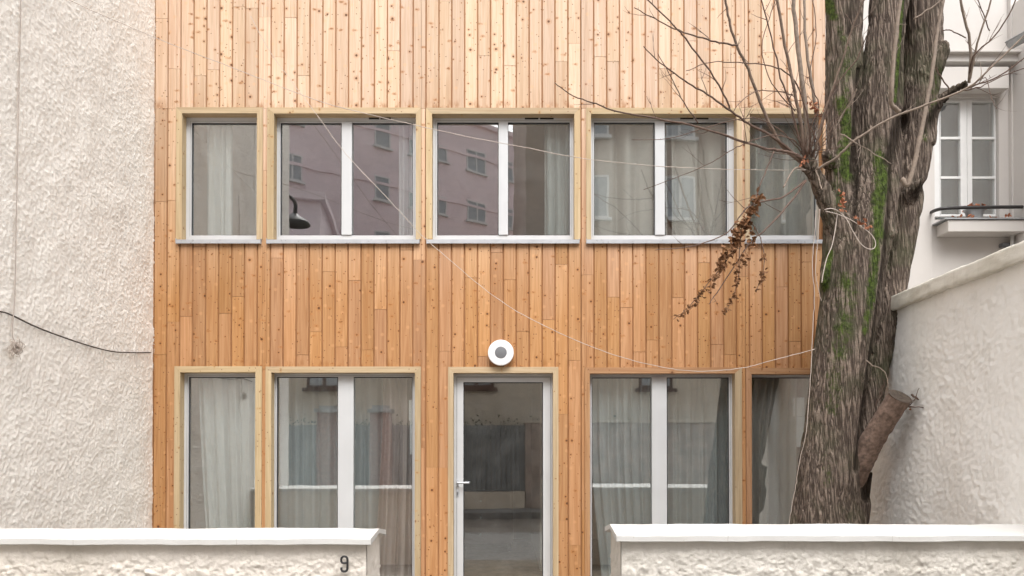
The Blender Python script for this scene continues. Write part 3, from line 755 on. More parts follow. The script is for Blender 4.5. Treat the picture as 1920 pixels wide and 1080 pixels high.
# house number
yn = YW0 - .035; a = MB()
pts9 = [(640, 1064), (640.2, 1068), (641.5, 1070.5), (644, 1071.5), (647, 1071.5), (650, 1070), (651.2, 1067), (651.5, 1060), (651.5, 1050), (651, 1046.5), (649, 1044), (646, 1043.3), (643, 1043.6), (640.8, 1045.5), (639.8, 1049), (640, 1052.5), (641.5, 1055), (644.5, 1055.6), (651, 1055.6)]
a.tube([at(x, y, yn) for x, y in pts9], 2.2 / FPX * yn, 8, flat=1)
tag(a.build('house_number', M_black), 'dark metal house number 9 fixed on the low wall under the coping', 'house number')

# ------------------------------------------------------------------ white house on the right
YH = 9.5
def hx_(px, y=YH): return fx(px, 300, y)
wh = empty('white_house', (4.5, YH, 0), 'white painted house behind the garden wall, casement window above its sill', 'house')
wz0, wz1 = fz(412, Y=YH), fz(182, Y=YH); wx0, wx1 = hx_(1752), hx_(1873)
mb = MB()
for a_, b_, s0, s1 in subtract(XG - .7, 9.5, 0, 11, [[wx0, wx1, wz0, wz1]]):
    mb.box(a_, b_, YH, YH + .3, s0, s1)
mb.build('wall', M_whouse, wh, smooth=False)
mb = MB(); mb.box(XG - .7, 9.5, YH + .301, YH + 6, 0, 11)
# hollow niche behind window instead of solid: leave 1 m of room
mb = MB(); mb.box(XG - .7, 9.5, YH + 1.6, YH + 6, 0, 11); mb.build('room_wall', M_room, wh, smooth=False)
# projecting wing
mb = MB(); mb.box(hx_(1894), 9.4, 7.9, YH - .002, 0, fz(-60, Y=8.7)); mb.build('wing_wall', M_whouse, wh, smooth=False)
mb = MB(); mb.box(hx_(1897, YH - .06), hx_(1912, YH - .06) + .4, YH - .06, YH - .003, 0, 11); mb.build('pilaster', M_whouse, wh, smooth=False)
# cornice (stepped)
mb = MB()
for (p0, p1, d) in ((93, 97, .22), (97.5, 115, .16), (115.5, 121, .08)):
    mb.box(XG - .7, hx_(1896), YH - d, YH - .003, fz(p1, Y=YH - d), fz(p0, Y=YH - d))
mb.build('cornice', M_whouse, wh, smooth=False, bevel=.006)
mb = MB(); y_ = YH - .16; mb.box(hx_(1761, y_), hx_(1893, y_), y_, YH - .004, fz(161, Y=y_) - (fz(161, Y=y_) - fz(180, Y=y_)) * .0 - .03, fz(125, Y=y_)); mb.build('lintel_hood', M_whouse, wh, smooth=False, bevel=.006)
# window frame
w = MB(); yw = YH + .06
zA, zB = fz(406, Y=yw), fz(186, Y=yw)
X = lambda px: fx(px, 300, yw)
w.box(wx0 + .002, X(1762), yw, yw + .06, zA, zB); w.box(X(1866), wx1 - .002, yw, yw + .06, zA, zB)
w.box(X(1762), X(1866), yw + .001, yw + .059, fz(189, Y=yw), zB + .03); wf = w.build('window', M_wtrim, wh, smooth=False, bevel=.004)
for (p0, p1) in ((1762, 1812), (1812.6, 1866)):
    s_ = MB(); l_ = 3 if p0 < 1800 else 6; r_ = 11 if p0 < 1800 else 3.5
    l_ = 1 if p0 < 1800 else 9; r_ = 12 if p0 < 1800 else 2
    s_.box(X(p0), X(p0 + l_), yw - .012, yw + .04, zA, fz(189.5, Y=yw)); s_.box(X(p1 - r_), X(p1), yw - .012, yw + .04, zA, fz(189.5, Y=yw))
    for (q0, q1) in ((190, 192), (257, 261.5), (331, 335.5), (402, 406)):
        s_.box(X(p0 + l_) + .0003, X(p1 - r_) - .0003, yw - .010, yw + .038, fz(q1, Y=yw), fz(q0, Y=yw))
    s_.build('sash', M_wtrim, wf, smooth=False)
    g_ = MB(); g_.box(X(p0 + 1), X(p1 - 1), yw + .012, yw + .018, zA + .01, fz(191, Y=yw)); g_.build('pane', M_glass, wf, smooth=False)
y_ = YH + .16
M_net = cloth_mat('net_curtain', (.27, .28, .285), .3, 1.0)
tag(curtain(fx(1755, 300, y_), fx(1875, 300, y_), fz(180, Y=y_), fz(410, Y=y_), y_ + .03, M_net, 'grey net curtain behind the small white casement window', 4, .006, seed=30), None)
# sill slab
mb = MB(); ys = YH - .26
mb.box(fx(1778, 430, ys), hx_(1894) - .003, ys, YH - .004, fz(434, Y=ys), fz(412.5, Y=ys)); mb.build('sill', M_whouse, wh, smooth=False, bevel=.006)
mb = MB(); mb.box(fx(1770, 430, ys), hx_(1894) - .004, ys - .02, YH - .004, fz(411.5, Y=ys), fz(409, Y=ys)); mb.build('sill_cover', M_zinc, wh, smooth=False)
a = MB(); yr_ = YH - .24
a.tube(smooth_path([at(1746, 398, YH - .01), at(1752, 395, YH - .12), at(1768, 391, yr_), at(1800, 389.5, yr_), at(1860, 388.5, yr_), at(1917, 388, yr_)]), .021, 10); a.build('railing', M_black, wh)
# downpipe, vent
a = MB(); a.tube([at(1898, 441, YH - .1), at(1898, 520, YH - .1)], .022, 12); a.build('downpipe', M_wtrim, wh)
a = MB(); a.box(fx(1878, 458, YH - .06), fx(1908, 458, YH - .06), YH - .08, YH - .005, fz(462, Y=YH - .08), fz(455, Y=YH - .08)); a.build('vent_cowl', M_lampg, wh, smooth=False, bevel=.006)
# zinc gutter end at the top right
a = MB(); g0, g1 = at(1897, 80, 9.0), at(1990, 28, 8.2); g1.x = g0.x
NTH = 14; dd = (g1 - g0)
for i in range(11):
    c_ = g0 + dd * i / 10
    for k in range(NTH + 1):
        th = math.pi * k / NTH; r_ = .075
        a.v.append((c_.x + r_ * math.cos(th), c_.y, c_.z - r_ * math.sin(th)))
for i in range(10):
    for k in range(NTH):
        q = i * (NTH + 1) + k; a.f.append((q, q + 1, q + NTH + 2, q + NTH + 1)); a.uv += [(0, 0)] * 4; a.t += [(.5, .5)] * 4
a.tube([g0 + Vector((-.076, 0, .003)), g1 + Vector((-.076, 0, .003))], .009, 8)
a.tube([g0 + dd * .45 + Vector((-.08 * math.cos(t_), 0, -.08 * math.sin(t_))) for t_ in [i * math.pi / 8 for i in range(9)]], .01, 6)
a.build('gutter', M_zinc, wh, smooth=True)
a = MB(); a.box(hx_(1895, 8.6), 9.4, 7.0, 8.69, g0.z - .02, g0.z + .02)
# wall crack strip: slight relief on white wall (left side pilaster)
a = MB(); a.box(hx_(1700), hx_(1745), YH - .015, YH - .003, 0, fz(121)); a.build('pilaster', M_whouse, wh, smooth=False, bevel=.004)

# dry leaves on sill and a plant pot
def leafpts(mb, c, size, rr, n=1):
    for _ in range(n):
        ax = Vector((rr.uniform(-1, 1), rr.uniform(-1, 1), rr.uniform(-1, 1))).normalized(); bx = ax.orthogonal().normalized()
        bx = (bx * math.cos(rr.uniform(0, 6)) + ax.cross(bx) * math.sin(rr.uniform(0, 6))).normalized(); nn = ax.cross(bx)
        l = size * rr.uniform(.7, 1.3); w_ = l * rr.uniform(.22, .4); cu = l * .2
        P0 = c; b0 = len(mb.v)
        mb.v += [tuple(P0), tuple(P0 + ax * l * .35 + bx * w_ + nn * cu), tuple(P0 + ax * l * .75 + bx * w_ * .8 + nn * cu), tuple(P0 + ax * l), tuple(P0 + ax * l * .75 - bx * w_ * .8 + nn * cu), tuple(P0 + ax * l * .35 - bx * w_ + nn * cu), tuple(P0 + ax * l * .5)]
        for f in ((0, 1, 6), (1, 2, 6), (2, 3, 6), (3, 4, 6), (4, 5, 6), (5, 0, 6)):
            mb.f.append(tuple(b0 + k for k in f)); mb.uv += [(0, 0)] * 3; mb.t += [(.5, .5)] * 3
rr = random.Random(4); ysl = YH - .17; zsl = fz(409, Y=ys) + .004
a = MB()
for _ in range(60):
    px = rr.choice([rr.gauss(1800, 9), rr.gauss(1850, 7), rr.gauss(1883, 5)]); leafpts(a, Vector((fx(px, 405, ysl), ysl + rr.uniform(-.06, .08), zsl + rr.uniform(.0, .03))), .045, rr)
tag(a.build('fallen_leaves', M_leafo), 'scattered orange fallen leaves lying on the white window sill', 'leaves', kind='stuff')
pc = Vector((fx(1829, 400, ysl), ysl + .02, zsl)); pot = empty('plant_pot', pc, 'dark plant pot of withered leaves standing on the white window sill', 'plant pot')
a = MB(); disc_pts = [(.085, 0), (.115, .115), (.13, .118), (.13, .14), (.112, .14), (.105, .12)]
b0 = len(a.v); nn_ = 28; a.sm = True
for r_, z_ in disc_pts:
    for k in range(nn_): a.v.append((pc.x + r_ * math.cos(6.2832 * k / nn_), pc.y + r_ * .7 * math.sin(6.2832 * k / nn_), pc.z + z_))
for i in range(len(disc_pts) - 1):
    for k in range(nn_): a.f.append((i * nn_ + k, i * nn_ + (k + 1) % nn_, (i + 1) * nn_ + (k + 1) % nn_, (i + 1) * nn_ + k)); a.uv += [(0, 0)] * 4; a.t += [(.5, .5)] * 4
a.f.append(tuple(range((len(disc_pts) - 1) * nn_, len(disc_pts) * nn_))); a.uv += [(0, 0)] * nn_; a.t += [(.5, .5)] * nn_
a.build('pot', M_zinc, pot)
a = MB()
for _ in range(70): leafpts(a, pc + Vector((rr.uniform(-.11, .11), rr.uniform(-.07, .07), .13 + rr.uniform(0, .05))), .05, rr)
a.build('leaves', M_leafo, pot)

# ------------------------------------------------------------------ the tree
TY = 6.0; K = TY / FPX
tree = empty('tree', at(1545, 1150, TY) * 1.0, 'bare mossy old tree with several stems in front of the timber house', 'tree'); tree.location.z = 0
def stem(path, y_off=0.0, yo=None):
    pts = []
    for i, (px, py, r_) in enumerate(path):
        yy = TY + (yo[i] if yo else y_off); pts.append((at(px, py, yy), r_ * yy / FPX))
    # resample
    P = smooth_path([p for p, _ in pts], 6); Rr = []
    for i in range(len(pts) - 1):
        for j in range(6): Rr.append(pts[i][1] * (1 - j / 6) + pts[i + 1][1] * j / 6)
    Rr.append(pts[-1][1]); return P, Rr
stems = [
 stem([(1535, 1250, 88), (1541, 1120, 76), (1546, 1000, 66), (1552, 900, 60), (1563, 800, 54), (1577, 700, 55), (1590, 600, 58), (1602, 500, 60), (1615, 430, 58), (1634, 360, 52), (1645, 300, 47), (1650, 200, 43), (1659, 100, 37), (1668, 0, 35), (1677, -120, 33)]),
 stem([(1585, 560, 40), (1578, 480, 32), (1574, 400, 27), (1577, 300, 28), (1581, 200, 31), (1582, 100, 33), (1581, 0, 34), (1579, -120, 33)], yo=[-.02, -.01, .02, .04, .05, .06, .07, .08]),
 stem([(1568, 1250, 50), (1578, 1120, 42), (1588, 1000, 33), (1598, 900, 26), (1612, 830, 24), (1625, 760, 24), (1641, 700, 24), (1660, 600, 27), (1677, 500, 29), (1693, 400, 31), (1709, 300, 31), (1722, 200, 32), (1733, 100, 33), (1732, 0, 33), (1734, -120, 30)], y_off=.04),
 stem([(1700, 420, 15), (1700, 300, 19), (1696, 200, 20), (1699, 100, 20), (1703, 0, 20), (1706, -120, 18)], y_off=.13),
 # knobs and stubs
 stem([(1730, 150, 28), (1750, 120, 24), (1768, 92, 15), (1777, 86, 11)], yo=[0, -.03, -.06, -.07]),
 stem([(1728, 270, 24), (1735, 240, 20), (1748, 210, 15), (1762, 192, 12), (1782, 175, 10), (1802, 162, 9), (1813, 156, 8)], yo=[.02, 0, -.04, -.06, -.09, -.12, -.14]),
 stem([(1700, 385, 22), (1712, 360, 18), (1724, 345, 13), (1732, 342, 12)], yo=[0, -.1, -.15, -.17]),
 stem([(1655, 330, 22), (1662, 290, 22), (1672, 250, 18), (1682, 222, 14), (1690, 214, 11)], yo=[0, -.06, -.1, -.13, -.15]),
 stem([(1580, 450, 26), (1562, 410, 22), (1550, 380, 19), (1538, 352, 16), (1524, 325, 14), (1514, 305, 15), (1508, 298, 11)], yo=[-.02, -.05, -.08, -.11, -.14, -.17, -.18]),
 stem([(1590, 480, 12), (1555, 500, 14), (1545, 528, 10), (1541, 537, 7)], yo=[0, -.06, -.06, -.06]),
 stem([(1655, 455, 16), (1664, 440, 10), (1672, 434, 8)], yo=[-.05, -.14, -.18]),
 stem([(1560, 310, 16), (1552, 292, 11), (1547, 286, 8)], yo=[0, -.1, -.13]),
 stem([(1600, 1000, 22), (1614, 940, 21), (1621, 900, 17), (1628, 880, 12)], y_off=.08),
]
tb = MB()
for k_, (P, Rr) in enumerate(stems): tb.tube(P, [r_ * (.93 if k_ in (0, 1) else (.93 if k_ == 2 else .88)) for r_ in Rr], 20)
me = bpy.data.meshes.new('trunk'); me.from_pydata(tb.v, [], tb.f); me.update()
to = bpy.data.objects.new('trunk_tmp', me); C.collection.objects.link(to)
md = to.modifiers.new('r', 'REMESH'); md.mode = 'VOXEL'; md.voxel_size = .0105
ms = to.modifiers.new('s', 'SMOOTH'); ms.iterations = 6; ms.factor = .5
dg = bpy.context.evaluated_depsgraph_get(); me2 = bpy.data.meshes.new_from_object(to.evaluated_get(dg))
bpy.data.objects.remove(to)
nv = len(me2.vertices); co = np.empty(nv * 3); me2.vertices.foreach_get('co', co); co = co.reshape(-1, 3)
no = np.empty(nv * 3); me2.vertices.foreach_get('normal', no); no = no.reshape(-1, 3)
# bark furrows: noise stretched along the lean of the trunk
disp = np.empty(nv)
for i in range(nv):
    x, y, z = co[i]; xs = x - (z - 1) * .085; w = noise.noise(Vector((x * 3, y * 3, z * 1.5))) * .05
    a1 = noise.noise(Vector(((xs + w) * 26, y * 26, z * 2.6))); a2 = noise.noise(Vector(((xs + w) * 55, y * 55, z * 6.5)))
    a3 = noise.noise(Vector((x * 4, y * 4, z * 2.4)))
    disp[i] = .013 * (min(1, abs(a1) * 3.2) - .5) + .004 * a2 + .018 * a3
co2 = co + no * disp[:, None]; me2.vertices.foreach_set('co', co2.ravel())
# moss attribute, painted where the moss grows (polylines in front view)
mossl = [([(1552, 0), (1560, 30)], 12, 1.0), ([(1565, 20), (1590, 100), (1585, 180)], 13, .55), ([(1578, 190), (1590, 240), (1584, 290), (1588, 330)], 15, 1.0), ([(1694, 0), (1690, 60), (1685, 120), (1679, 190)], 5.5, 1.05),
         ([(1652, 300), (1656, 340), (1648, 380)], 19, 1.0), ([(1648, 380), (1645, 420), (1650, 440)], 15, 1.0), ([(1645, 440), (1640, 500), (1634, 560)], 11, 1.0), ([(1634, 560), (1622, 620)], 10, .75),
         ([(1557, 475), (1550, 510), (1546, 540)], 9, 1.0), ([(1590, 520), (1585, 600), (1570, 680)], 26, .6), ([(1570, 680), (1560, 760)], 30, .48), ([(1735, 260), (1745, 220), (1762, 130)], 9, .6), ([(1560, 300), (1570, 350), (1575, 380)], 14, .6), ([(1555, 900), (1545, 860)], 22, .42)]
darkl = [([(1702, -20), (1696, 60), (1690, 140), (1684, 220)], 5, .5), ([(1672, 300), (1668, 400), (1660, 480), (1650, 560)], 6, .75), ([(1604, 300), (1602, 360), (1600, 430)], 6, .7), ([(1668, 300), (1682, 250), (1690, 222)], 14, .9), ([(1650, 560), (1632, 680), (1616, 800), (1606, 880)], 5, .75), ([(1600, 320), (1605, 220), (1612, 130)], 6, .8), ([(1628, 930), (1630, 880)], 12, 1.0), ([(1715, 368), (1730, 350)], 12, .9), ([(1735, 240), (1760, 200), (1810, 158)], 12, .85), ([(1592, 60), (1600, 0)], 9, .6)]
d_ = co2 - np.array([0, 0, EYE]); cz, sz = math.cos(PIT), math.sin(PIT)
dep = d_[:, 1] * cz + d_[:, 2] * sz; upv = -d_[:, 1] * sz + d_[:, 2] * cz
PX = PXC + FPX * d_[:, 0] / dep; PY = PYC - FPX * upv / dep
def field(lines):
    out = np.zeros(nv)
    for pl, wd, st in lines:
        for (ax, ay), (bx, by) in zip(pl[:-1], pl[1:]):
            vx, vy = bx - ax, by - ay; t_ = np.clip(((PX - ax) * vx + (PY - ay) * vy) / (vx * vx + vy * vy + 1e-9), 0, 1)
            dd_ = np.hypot(PX - ax - vx * t_, PY - ay - vy * t_); out = np.maximum(out, st * np.exp(-(dd_ / wd) ** 2))
    return out
mf = field(mossl); df_ = field(darkl)
ca = me2.color_attributes.new('moss', 'FLOAT_COLOR', 'POINT')
ca.data.foreach_set('color', np.stack([mf, df_, np.zeros(nv), np.ones(nv)], 1).ravel())
co2 = co2 - no * (df_ * .03)[:, None]; me2.vertices.foreach_set('co', co2.ravel())
me2.materials.clear(); me2.materials.append(M_bark); me2.polygons.foreach_set('use_smooth', [True] * len(me2.polygons)); me2.update()
me2.name = 'trunk'; link('trunk', me2, tree)
# sawn-off low branch
P, Rr = stem([(1578, 940, 17), (1598, 900, 22), (1619, 858, 22), (1641, 816, 21), (1665, 778, 21), (1688, 744, 21)], yo=[.06, .0, -.1, -.2, -.3, -.4])
a = MB(); rr = random.Random(9)
P2 = [p + Vector((rr.uniform(-.003, .003), 0, rr.uniform(-.003, .003))) for p in P]; P2[-1] = P[-1]
a.tube(P2, [r_ * rr.uniform(.97, 1.04) for r_ in Rr], 20, cap=False); sb = a.build('branch', M_cutbark, tree)
tag(sb, label='thick sawn off branch with reddish brown bark')
a = MB(); c_ = P[-1]; dr_ = (P[-1] - P[-4]).normalized(); u_ = Vector((1, 0, 0)); u_ = (u_ - dr_ * u_.dot(dr_)).normalized(); v_ = dr_.cross(u_)
ringn = 24; a.v = [tuple(c_ + dr_ * .004 + u_ * Rr[-1] * 1.05 * math.cos(6.2832 * k / ringn) * (1 + .06 * rr.random()) + v_ * Rr[-1] * 1.05 * math.sin(6.2832 * k / ringn)) for k in range(ringn)] + [tuple(c_ - dr_ * .02)]
for k in range(ringn): a.f.append((k, (k + 1) % ringn, ringn)); a.uv += [(0, 0)] * 3; a.t += [(.5, .5)] * 3
a.build('cut_face', M_cut, sb)

# branches traced in front of the facade; Z3 = coordinates of the enlarged detail
def Z3(pts): return [(1180 + x / 2.25, y / 2.25) for x, y in pts]
rr = random.Random(21)
def branch(pts, r0, r1, y0, y1, m=M_twig, name='branch', side=0, label=None, side_len=.35, parent=tree, k=5, taper=1.0):
    n_ = len(pts); W3 = [at(px, py, y0 + (y1 - y0) * (i / (n_ - 1))) for i, (px, py) in enumerate(pts)]
    S = smooth_path(W3, k); N_ = len(S)
    S = [p + Vector((rr.gauss(0, .0022), rr.gauss(0, .003), rr.gauss(0, .0022))) if 0 < i < N_ - 1 else p for i, p in enumerate(S)]
    rad = [(r0 + (r1 - r0) * (i / (N_ - 1)) ** taper) * TY / FPX for i in range(N_)]
    mb = MB(); mb.tube(S, rad, 7)
    for p_i in range(2, N_ - 1, 3):     # buds
        if r1 < 1.6 and rr.random() < .6:
            d = Vector((rr.uniform(-1, 1), rr.uniform(-1, 1), rr.uniform(-1, 1))).normalized()
            mb.tube([S[p_i], S[p_i] + d * (rad[p_i] * 1.5 + .004)], [rad[p_i] * .9, rad[p_i] * .3], 5)
    for _ in range(side):
        i = rr.randint(int(N_ * .2), N_ - 2); d = (S[i + 1] - S[i]).normalized()
        sd_ = Vector((rr.uniform(-1, 1), rr.uniform(-.6, .6), rr.uniform(-.5, 1))).normalized(); d2 = (d * .75 + sd_ * .8).normalized()
        L_ = side_len * rr.uniform(.3, 1.0) * (1 - i / N_ * .4); q = S[i]; pp = [q]
        for s_ in range(6):
            d2 = (d2 + Vector((rr.gauss(0, .1), rr.gauss(0, .1), rr.gauss(0, .1) + .03))).normalized(); q = q + d2 * L_ / 6; pp.append(q)
        r_ = min(rad[i] * .6, .0032); mb.tube(pp, [r_ * (1 - .12 * j) for j in range(7)], 5)
        if rr.random() < .5:
            j = rr.randint(2, 4); q = pp[j]; d3 = (d2 + Vector((rr.uniform(-1, 1), rr.uniform(-.5, .5), rr.uniform(-.6, 1)))).normalized()
            mb.tube([q, q + d3 * L_ * .2, q + d3 * L_ * .38 + Vector((0, 0, .01))], [r_ * .7, r_ * .6, r_ * .4], 5)
    o_ = mb.build(name, m, parent)
    if label: tag(o_, label=label)
    return o_
KY = 5.82
branch(Z3([(740, 695), (640, 610), (560, 450), (500, 290), (450, 180), (415, 60), (400, -40)]), 3.2, 1.9, KY, 5.55, M_branch, side=3)
branch(Z3([(455, 192), (380, 180), (290, 155), (190, 120), (90, 70), (20, 32)]), 1.7, .7, 5.62, 5.4, side=3)
branch([(1512, 304), (1492, 290), (1465, 284), (1447, 280), (1400, 268), (1311, 239), (1230, 222), (1154, 208), (1117, 195), (1075, 180), (1040, 155)], 3.6, .7, KY, 5.1, M_twig, side=5, taper=.6)
branch(Z3([(735, 690), (640, 600), (520, 530), (430, 470), (330, 400), (250, 350), (150, 280), (60, 195)]), 2.6, .8, KY, 5.3, side=5)
branch(Z3([(430, 470), (400, 400), (340, 300), (250, 180), (190, 110), (80, 0), (40, -40)]), 1.7, 1.0, 5.6, 5.3, side=4)
branch(Z3([(290, 520), (230, 430), (180, 330), (120, 225)]), 1.1, .6, 5.45, 5.3, side=2)
branch(Z3([(745, 690), (720, 500), (690, 350), (650, 150), (615, -30)]), 3.2, 2.3, KY, 5.6, M_branch, side=5)
branch(Z3([(752, 680), (745, 480), (720, 280), (700, 100), (688, -30)]), 4.6, 3.4, KY + .03, 5.75, M_shoot, side=4)
branch(Z3([(790, 490), (770, 350), (745, 180), (738, -30)]), 3.2, 2.2, KY + .05, 5.8, M_shoot, side=3)
branch(Z3([(770, 690), (790, 600), (830, 450), (900, 250), (950, 90), (1000, -30)]), 2.4, 1.3, KY, 5.45, M_branch, side=4)
branch(Z3([(760, 690), (800, 580), (860, 380), (960, 250), (1000, 150)]), 1.9, .8, KY, 5.5, side=3)
branch(Z3([(765, 600), (740, 450), (690, 330), (600, 280), (480, 265), (350, 262), (240, 298)]), 1.6, .6, KY, 5.5, side=4)
branch(Z3([(730, 640), (690, 480), (640, 330), (590, 120), (550, -30)]), 1.9, 1.0, KY, 5.5, side=6)
branch(Z3([(790, 712), (870, 670), (940, 600), (1100, 500), (1260, 440), (1430, 370), (1520, 290), (1700, 120)]), 2.4, 1.4, 5.8, 5.2, M_shoot, side=3)
branch(Z3([(1430, 370), (1560, 320), (1700, 220)]), 1.4, .9, 5.4, 5.2, side=3)
branch(Z3([(1400, 385), (1480, 365), (1600, 310), (1720, 270)]), 1.1, .7, 5.42, 5.2, side=3)
branch(Z3([(745, 760), (650, 830), (560, 850), (500, 875), (460, 920), (400, 990), (260, 1040), (110, 1055)]), 1.8, .7, KY, 5.4, side=3)
branch(Z3([(745, 765), (640, 900), (560, 980), (500, 1035)]) + [(1350, 540), (1330, 570)], 1.9, .7, KY, 5.5, side=2)
branch(Z3([(610, 640), (560, 760), (520, 860), (480, 960)]), 1.3, .7, 5.7, 5.5, side=2)
branch(Z3([(740, 720), (700, 710), (650, 790)]), 1.6, 1.5, KY, 5.7, M_shoot, side=0)
branch(Z3([(780, 700), (800, 760), (815, 800)]), 1.3, 1.2, KY, 5.7, M_shoot, side=0)
branch(Z3([(735, 640), (690, 590), (600, 570), (500, 600), (420, 640), (320, 700), (60, 800)]), 1.2, .5, KY, 5.4, side=3)
branch(Z3([(740, 660), (650, 560), (540, 500), (430, 510), (300, 545), (160, 585), (10, 590)]), 1.1, .5, KY, 5.4, side=3)
branch(Z3([(860, 560), (900, 480), (940, 420), (957, 375)]), 1.2, 1.4, 5.7, 5.6, M_shoot, side=1)
branch(Z3([(890, 565), (930, 585), (950, 600)]), 1.2, 1.1, 5.65, 5.6, M_shoot, side=0)
branch(Z3([(770, 700), (800, 620), (770, 540), (800, 440), (760, 330), (790, 150), (770, -20)]), 1.4, .7, KY, 5.6, side=6)
branch(Z3([(700, 470), (600, 350), (560, 200), (600, 50), (620, -20)]), 1.0, .5, 5.75, 5.5, side=6)
branch(Z3([(690, 400), (560, 380), (480, 420), (440, 470)]), 1.0, .5, 5.75, 5.5, side=3)
# right-hand shoots
branch(Z3([(1433, 350), (1440, 200), (1410, 60), (1395, -30)]), 2.7, 2.0, 5.85, 5.7, M_shoot, side=4)
branch(Z3([(1433, 345), (1470, 180), (1540, -30)]), 2.3, 1.3, 5.85, 5.6, M_shoot, side=4)
branch(Z3([(1440, 330), (1450, 240), (1560, 130), (1640, -20)]), 1.6, 1.0, 5.85, 5.5, side=4)
branch(Z3([(1360, 390), (1310, 320), (1290, 280)]), 1.4, .9, 5.9, 5.85, side=1)
branch(Z3([(1420, 160), (1360, 130), (1320, 130)]), 1.1, .9, 5.75, 5.8, side=0)
branch(Z3([(1520, 130), (1480, 20), (1460, -20)]), 1.0, .7, 5.7, 5.6, side=2)
branch(Z3([(1435, 380), (1500, 330), (1530, 420), (1550, 460)]), .8, .5, 5.8, 5.6, side=2)
branch(Z3([(1140, 470), (1105, 440), (1108, 380), (1120, 200), (1148, -30)]), 4.0, 3.2, 5.72, 5.6, M_shoot, side=5, side_len=.25)
branch(Z3([(1150, 755), (1180, 770), (1230, 560), (1270, 350), (1300, 150), (1330, -30)]), 4.6, 2.6, 5.72, 5.65, M_shoot, side=4, side_len=.25)
branch(Z3([(905, 150), (905, 80), (890, 20), (880, -30)]), 1.5, 1.0, 5.75, 5.7, M_shoot, side=1)
branch(Z3([(1200, 80), (1290, 20), (1340, -20)]), 1.5, 1.2, 5.68, 5.6, M_shoot, side=2)
branch(Z3([(950, 600), (1020, 640), (1105, 690)]), 1.0, .7, 5.68, 5.6, M_shoot, side=0)
# low twigs by the sawn branch
Z8 = lambda pts: [(1420 + x / 2.454, 640 + y / 2.454) for x, y in pts]
branch(Z8([(710, 245), (740, 265), (765, 265), (800, 230), (860, 175)]), 2.0, .6, 5.66, 5.5, side=1)
branch(Z8([(680, 300), (760, 305), (840, 320), (900, 350), (950, 390)]), 1.1, .5, 5.6, 5.4, side=0)
branch(Z8([(500, 85), (530, 110), (585, 140), (605, 220)]), 1.2, .6, 5.7, 5.6, M_shoot, side=0)
branch(Z8([(560, 270), (575, 230), (585, 190)]), 1.0, .6, 5.7, 5.65, side=2, side_len=.1)
branch(Z8([(545, 300), (560, 250), (575, 200)]), .9, .5, 5.72, 5.65, side=2, side_len=.1)
branch(Z8([(690, 300), (720, 270), (745, 215)]), .9, .5, 5.62, 5.55, side=1, side_len=.08)
# small sprouts at the knot
mb = MB(); kc = at(1513, 305, 5.8)
for _ in range(46):
    d = Vector((rr.uniform(-1, .9), rr.uniform(-.8, .2), rr.uniform(-.2, 1.2))).normalized(); q = kc + Vector((rr.uniform(-.05, .06), rr.uniform(-.04, .03), rr.uniform(-.03, .08))); pp = [q]
    L_ = rr.uniform(.1, .75) ** 1.2
    for s_ in range(7):
        d = (d + Vector((rr.gauss(0, .14), rr.gauss(0, .1), rr.gauss(0, .12) + .04))).normalized(); q = q + d * L_ / 7; pp.append(q)
    mb.tube(pp, [.0034 * (1 - .11 * j) for j in range(8)], 5)
tag(mb.build('twigs', M_twig, tree), kind='stuff')
# withered leaves
def leafline(mb, pts, y, n_, sz, jit):
    S = smooth_path([at(px, py, y) for px, py in pts], 8)
    for _ in range(n_):
        c = rr.choice(S) + Vector((rr.gauss(0, jit), rr.gauss(0, jit), rr.gauss(0, jit))); leafpts(mb, c, sz, rr)
Z4 = lambda pts: [(1240 + x / 2.7, 360 + y / 2.7) for x, y in pts]
mb = MB()
leafline(mb, Z4([(490, 20), (440, 130), (400, 200), (360, 290), (300, 370)]), 5.52, 230, .042, .017)
leafline(mb, Z4([(300, 380), (260, 450), (205, 525)]), 5.5, 42, .038, .009)
leafline(mb, Z4([(200, 530), (150, 585), (80, 640)]), 5.5, 40, .03, .007)
leafline(mb, Z4([(400, 330), (385, 400), (385, 480)]), 5.5, 45, .034, .008)
leafline(mb, Z4([(375, 520), (345, 575), (318, 615)]), 5.5, 30, .03, .006)
leafline(mb, Z4([(520, 400), (505, 450), (480, 495)]), 5.5, 28, .032, .006)
leafline(mb, Z4([(430, 320), (430, 380)]), 5.5, 22, .034, .009)
leafline(mb, Z4([(512, 320), (515, 340)]), 5.5, 8, .03, .006)
leafline(mb, Z4([(460, 200), (470, 270)]), 5.5, 24, .036, .009)
tag(mb.build('withered_leaves', M_leafd, tree), kind='stuff')
branch(Z4([(480, 10), (440, 130), (395, 230), (340, 330), (280, 410), (200, 510), (130, 590), (60, 645)]), 1.4, .4, 5.55, 5.5, side=3, side_len=.15)
branch(Z4([(400, 220), (395, 330), (388, 450), (350, 560), (315, 620)]), 1.0, .4, 5.55, 5.5)
branch(Z4([(440, 130), (500, 230), (520, 330), (510, 430), (480, 500)]), 1.0, .4, 5.55, 5.5)
mb = MB()
leafline(mb, [(1578, 360), (1580, 375)], 5.66, 12, .035, .008); leafline(mb, [(1576, 380), (1581, 392)], 5.66, 10, .035, .007)
leafline(mb, [(1600, 408), (1630, 425)], 5.62, 18, .03, .006); leafline(mb, [(1510, 300), (1506, 308)], 5.72, 8, .03, .01)
leafline(mb, [(1520, 195), (1540, 215)], 5.72, 30, .03, .015); leafline(mb, [(1688, 757), (1698, 765)], 5.62, 14, .025, .012)
tag(mb.build('orange_leaves', M_leafo, tree), kind='stuff')

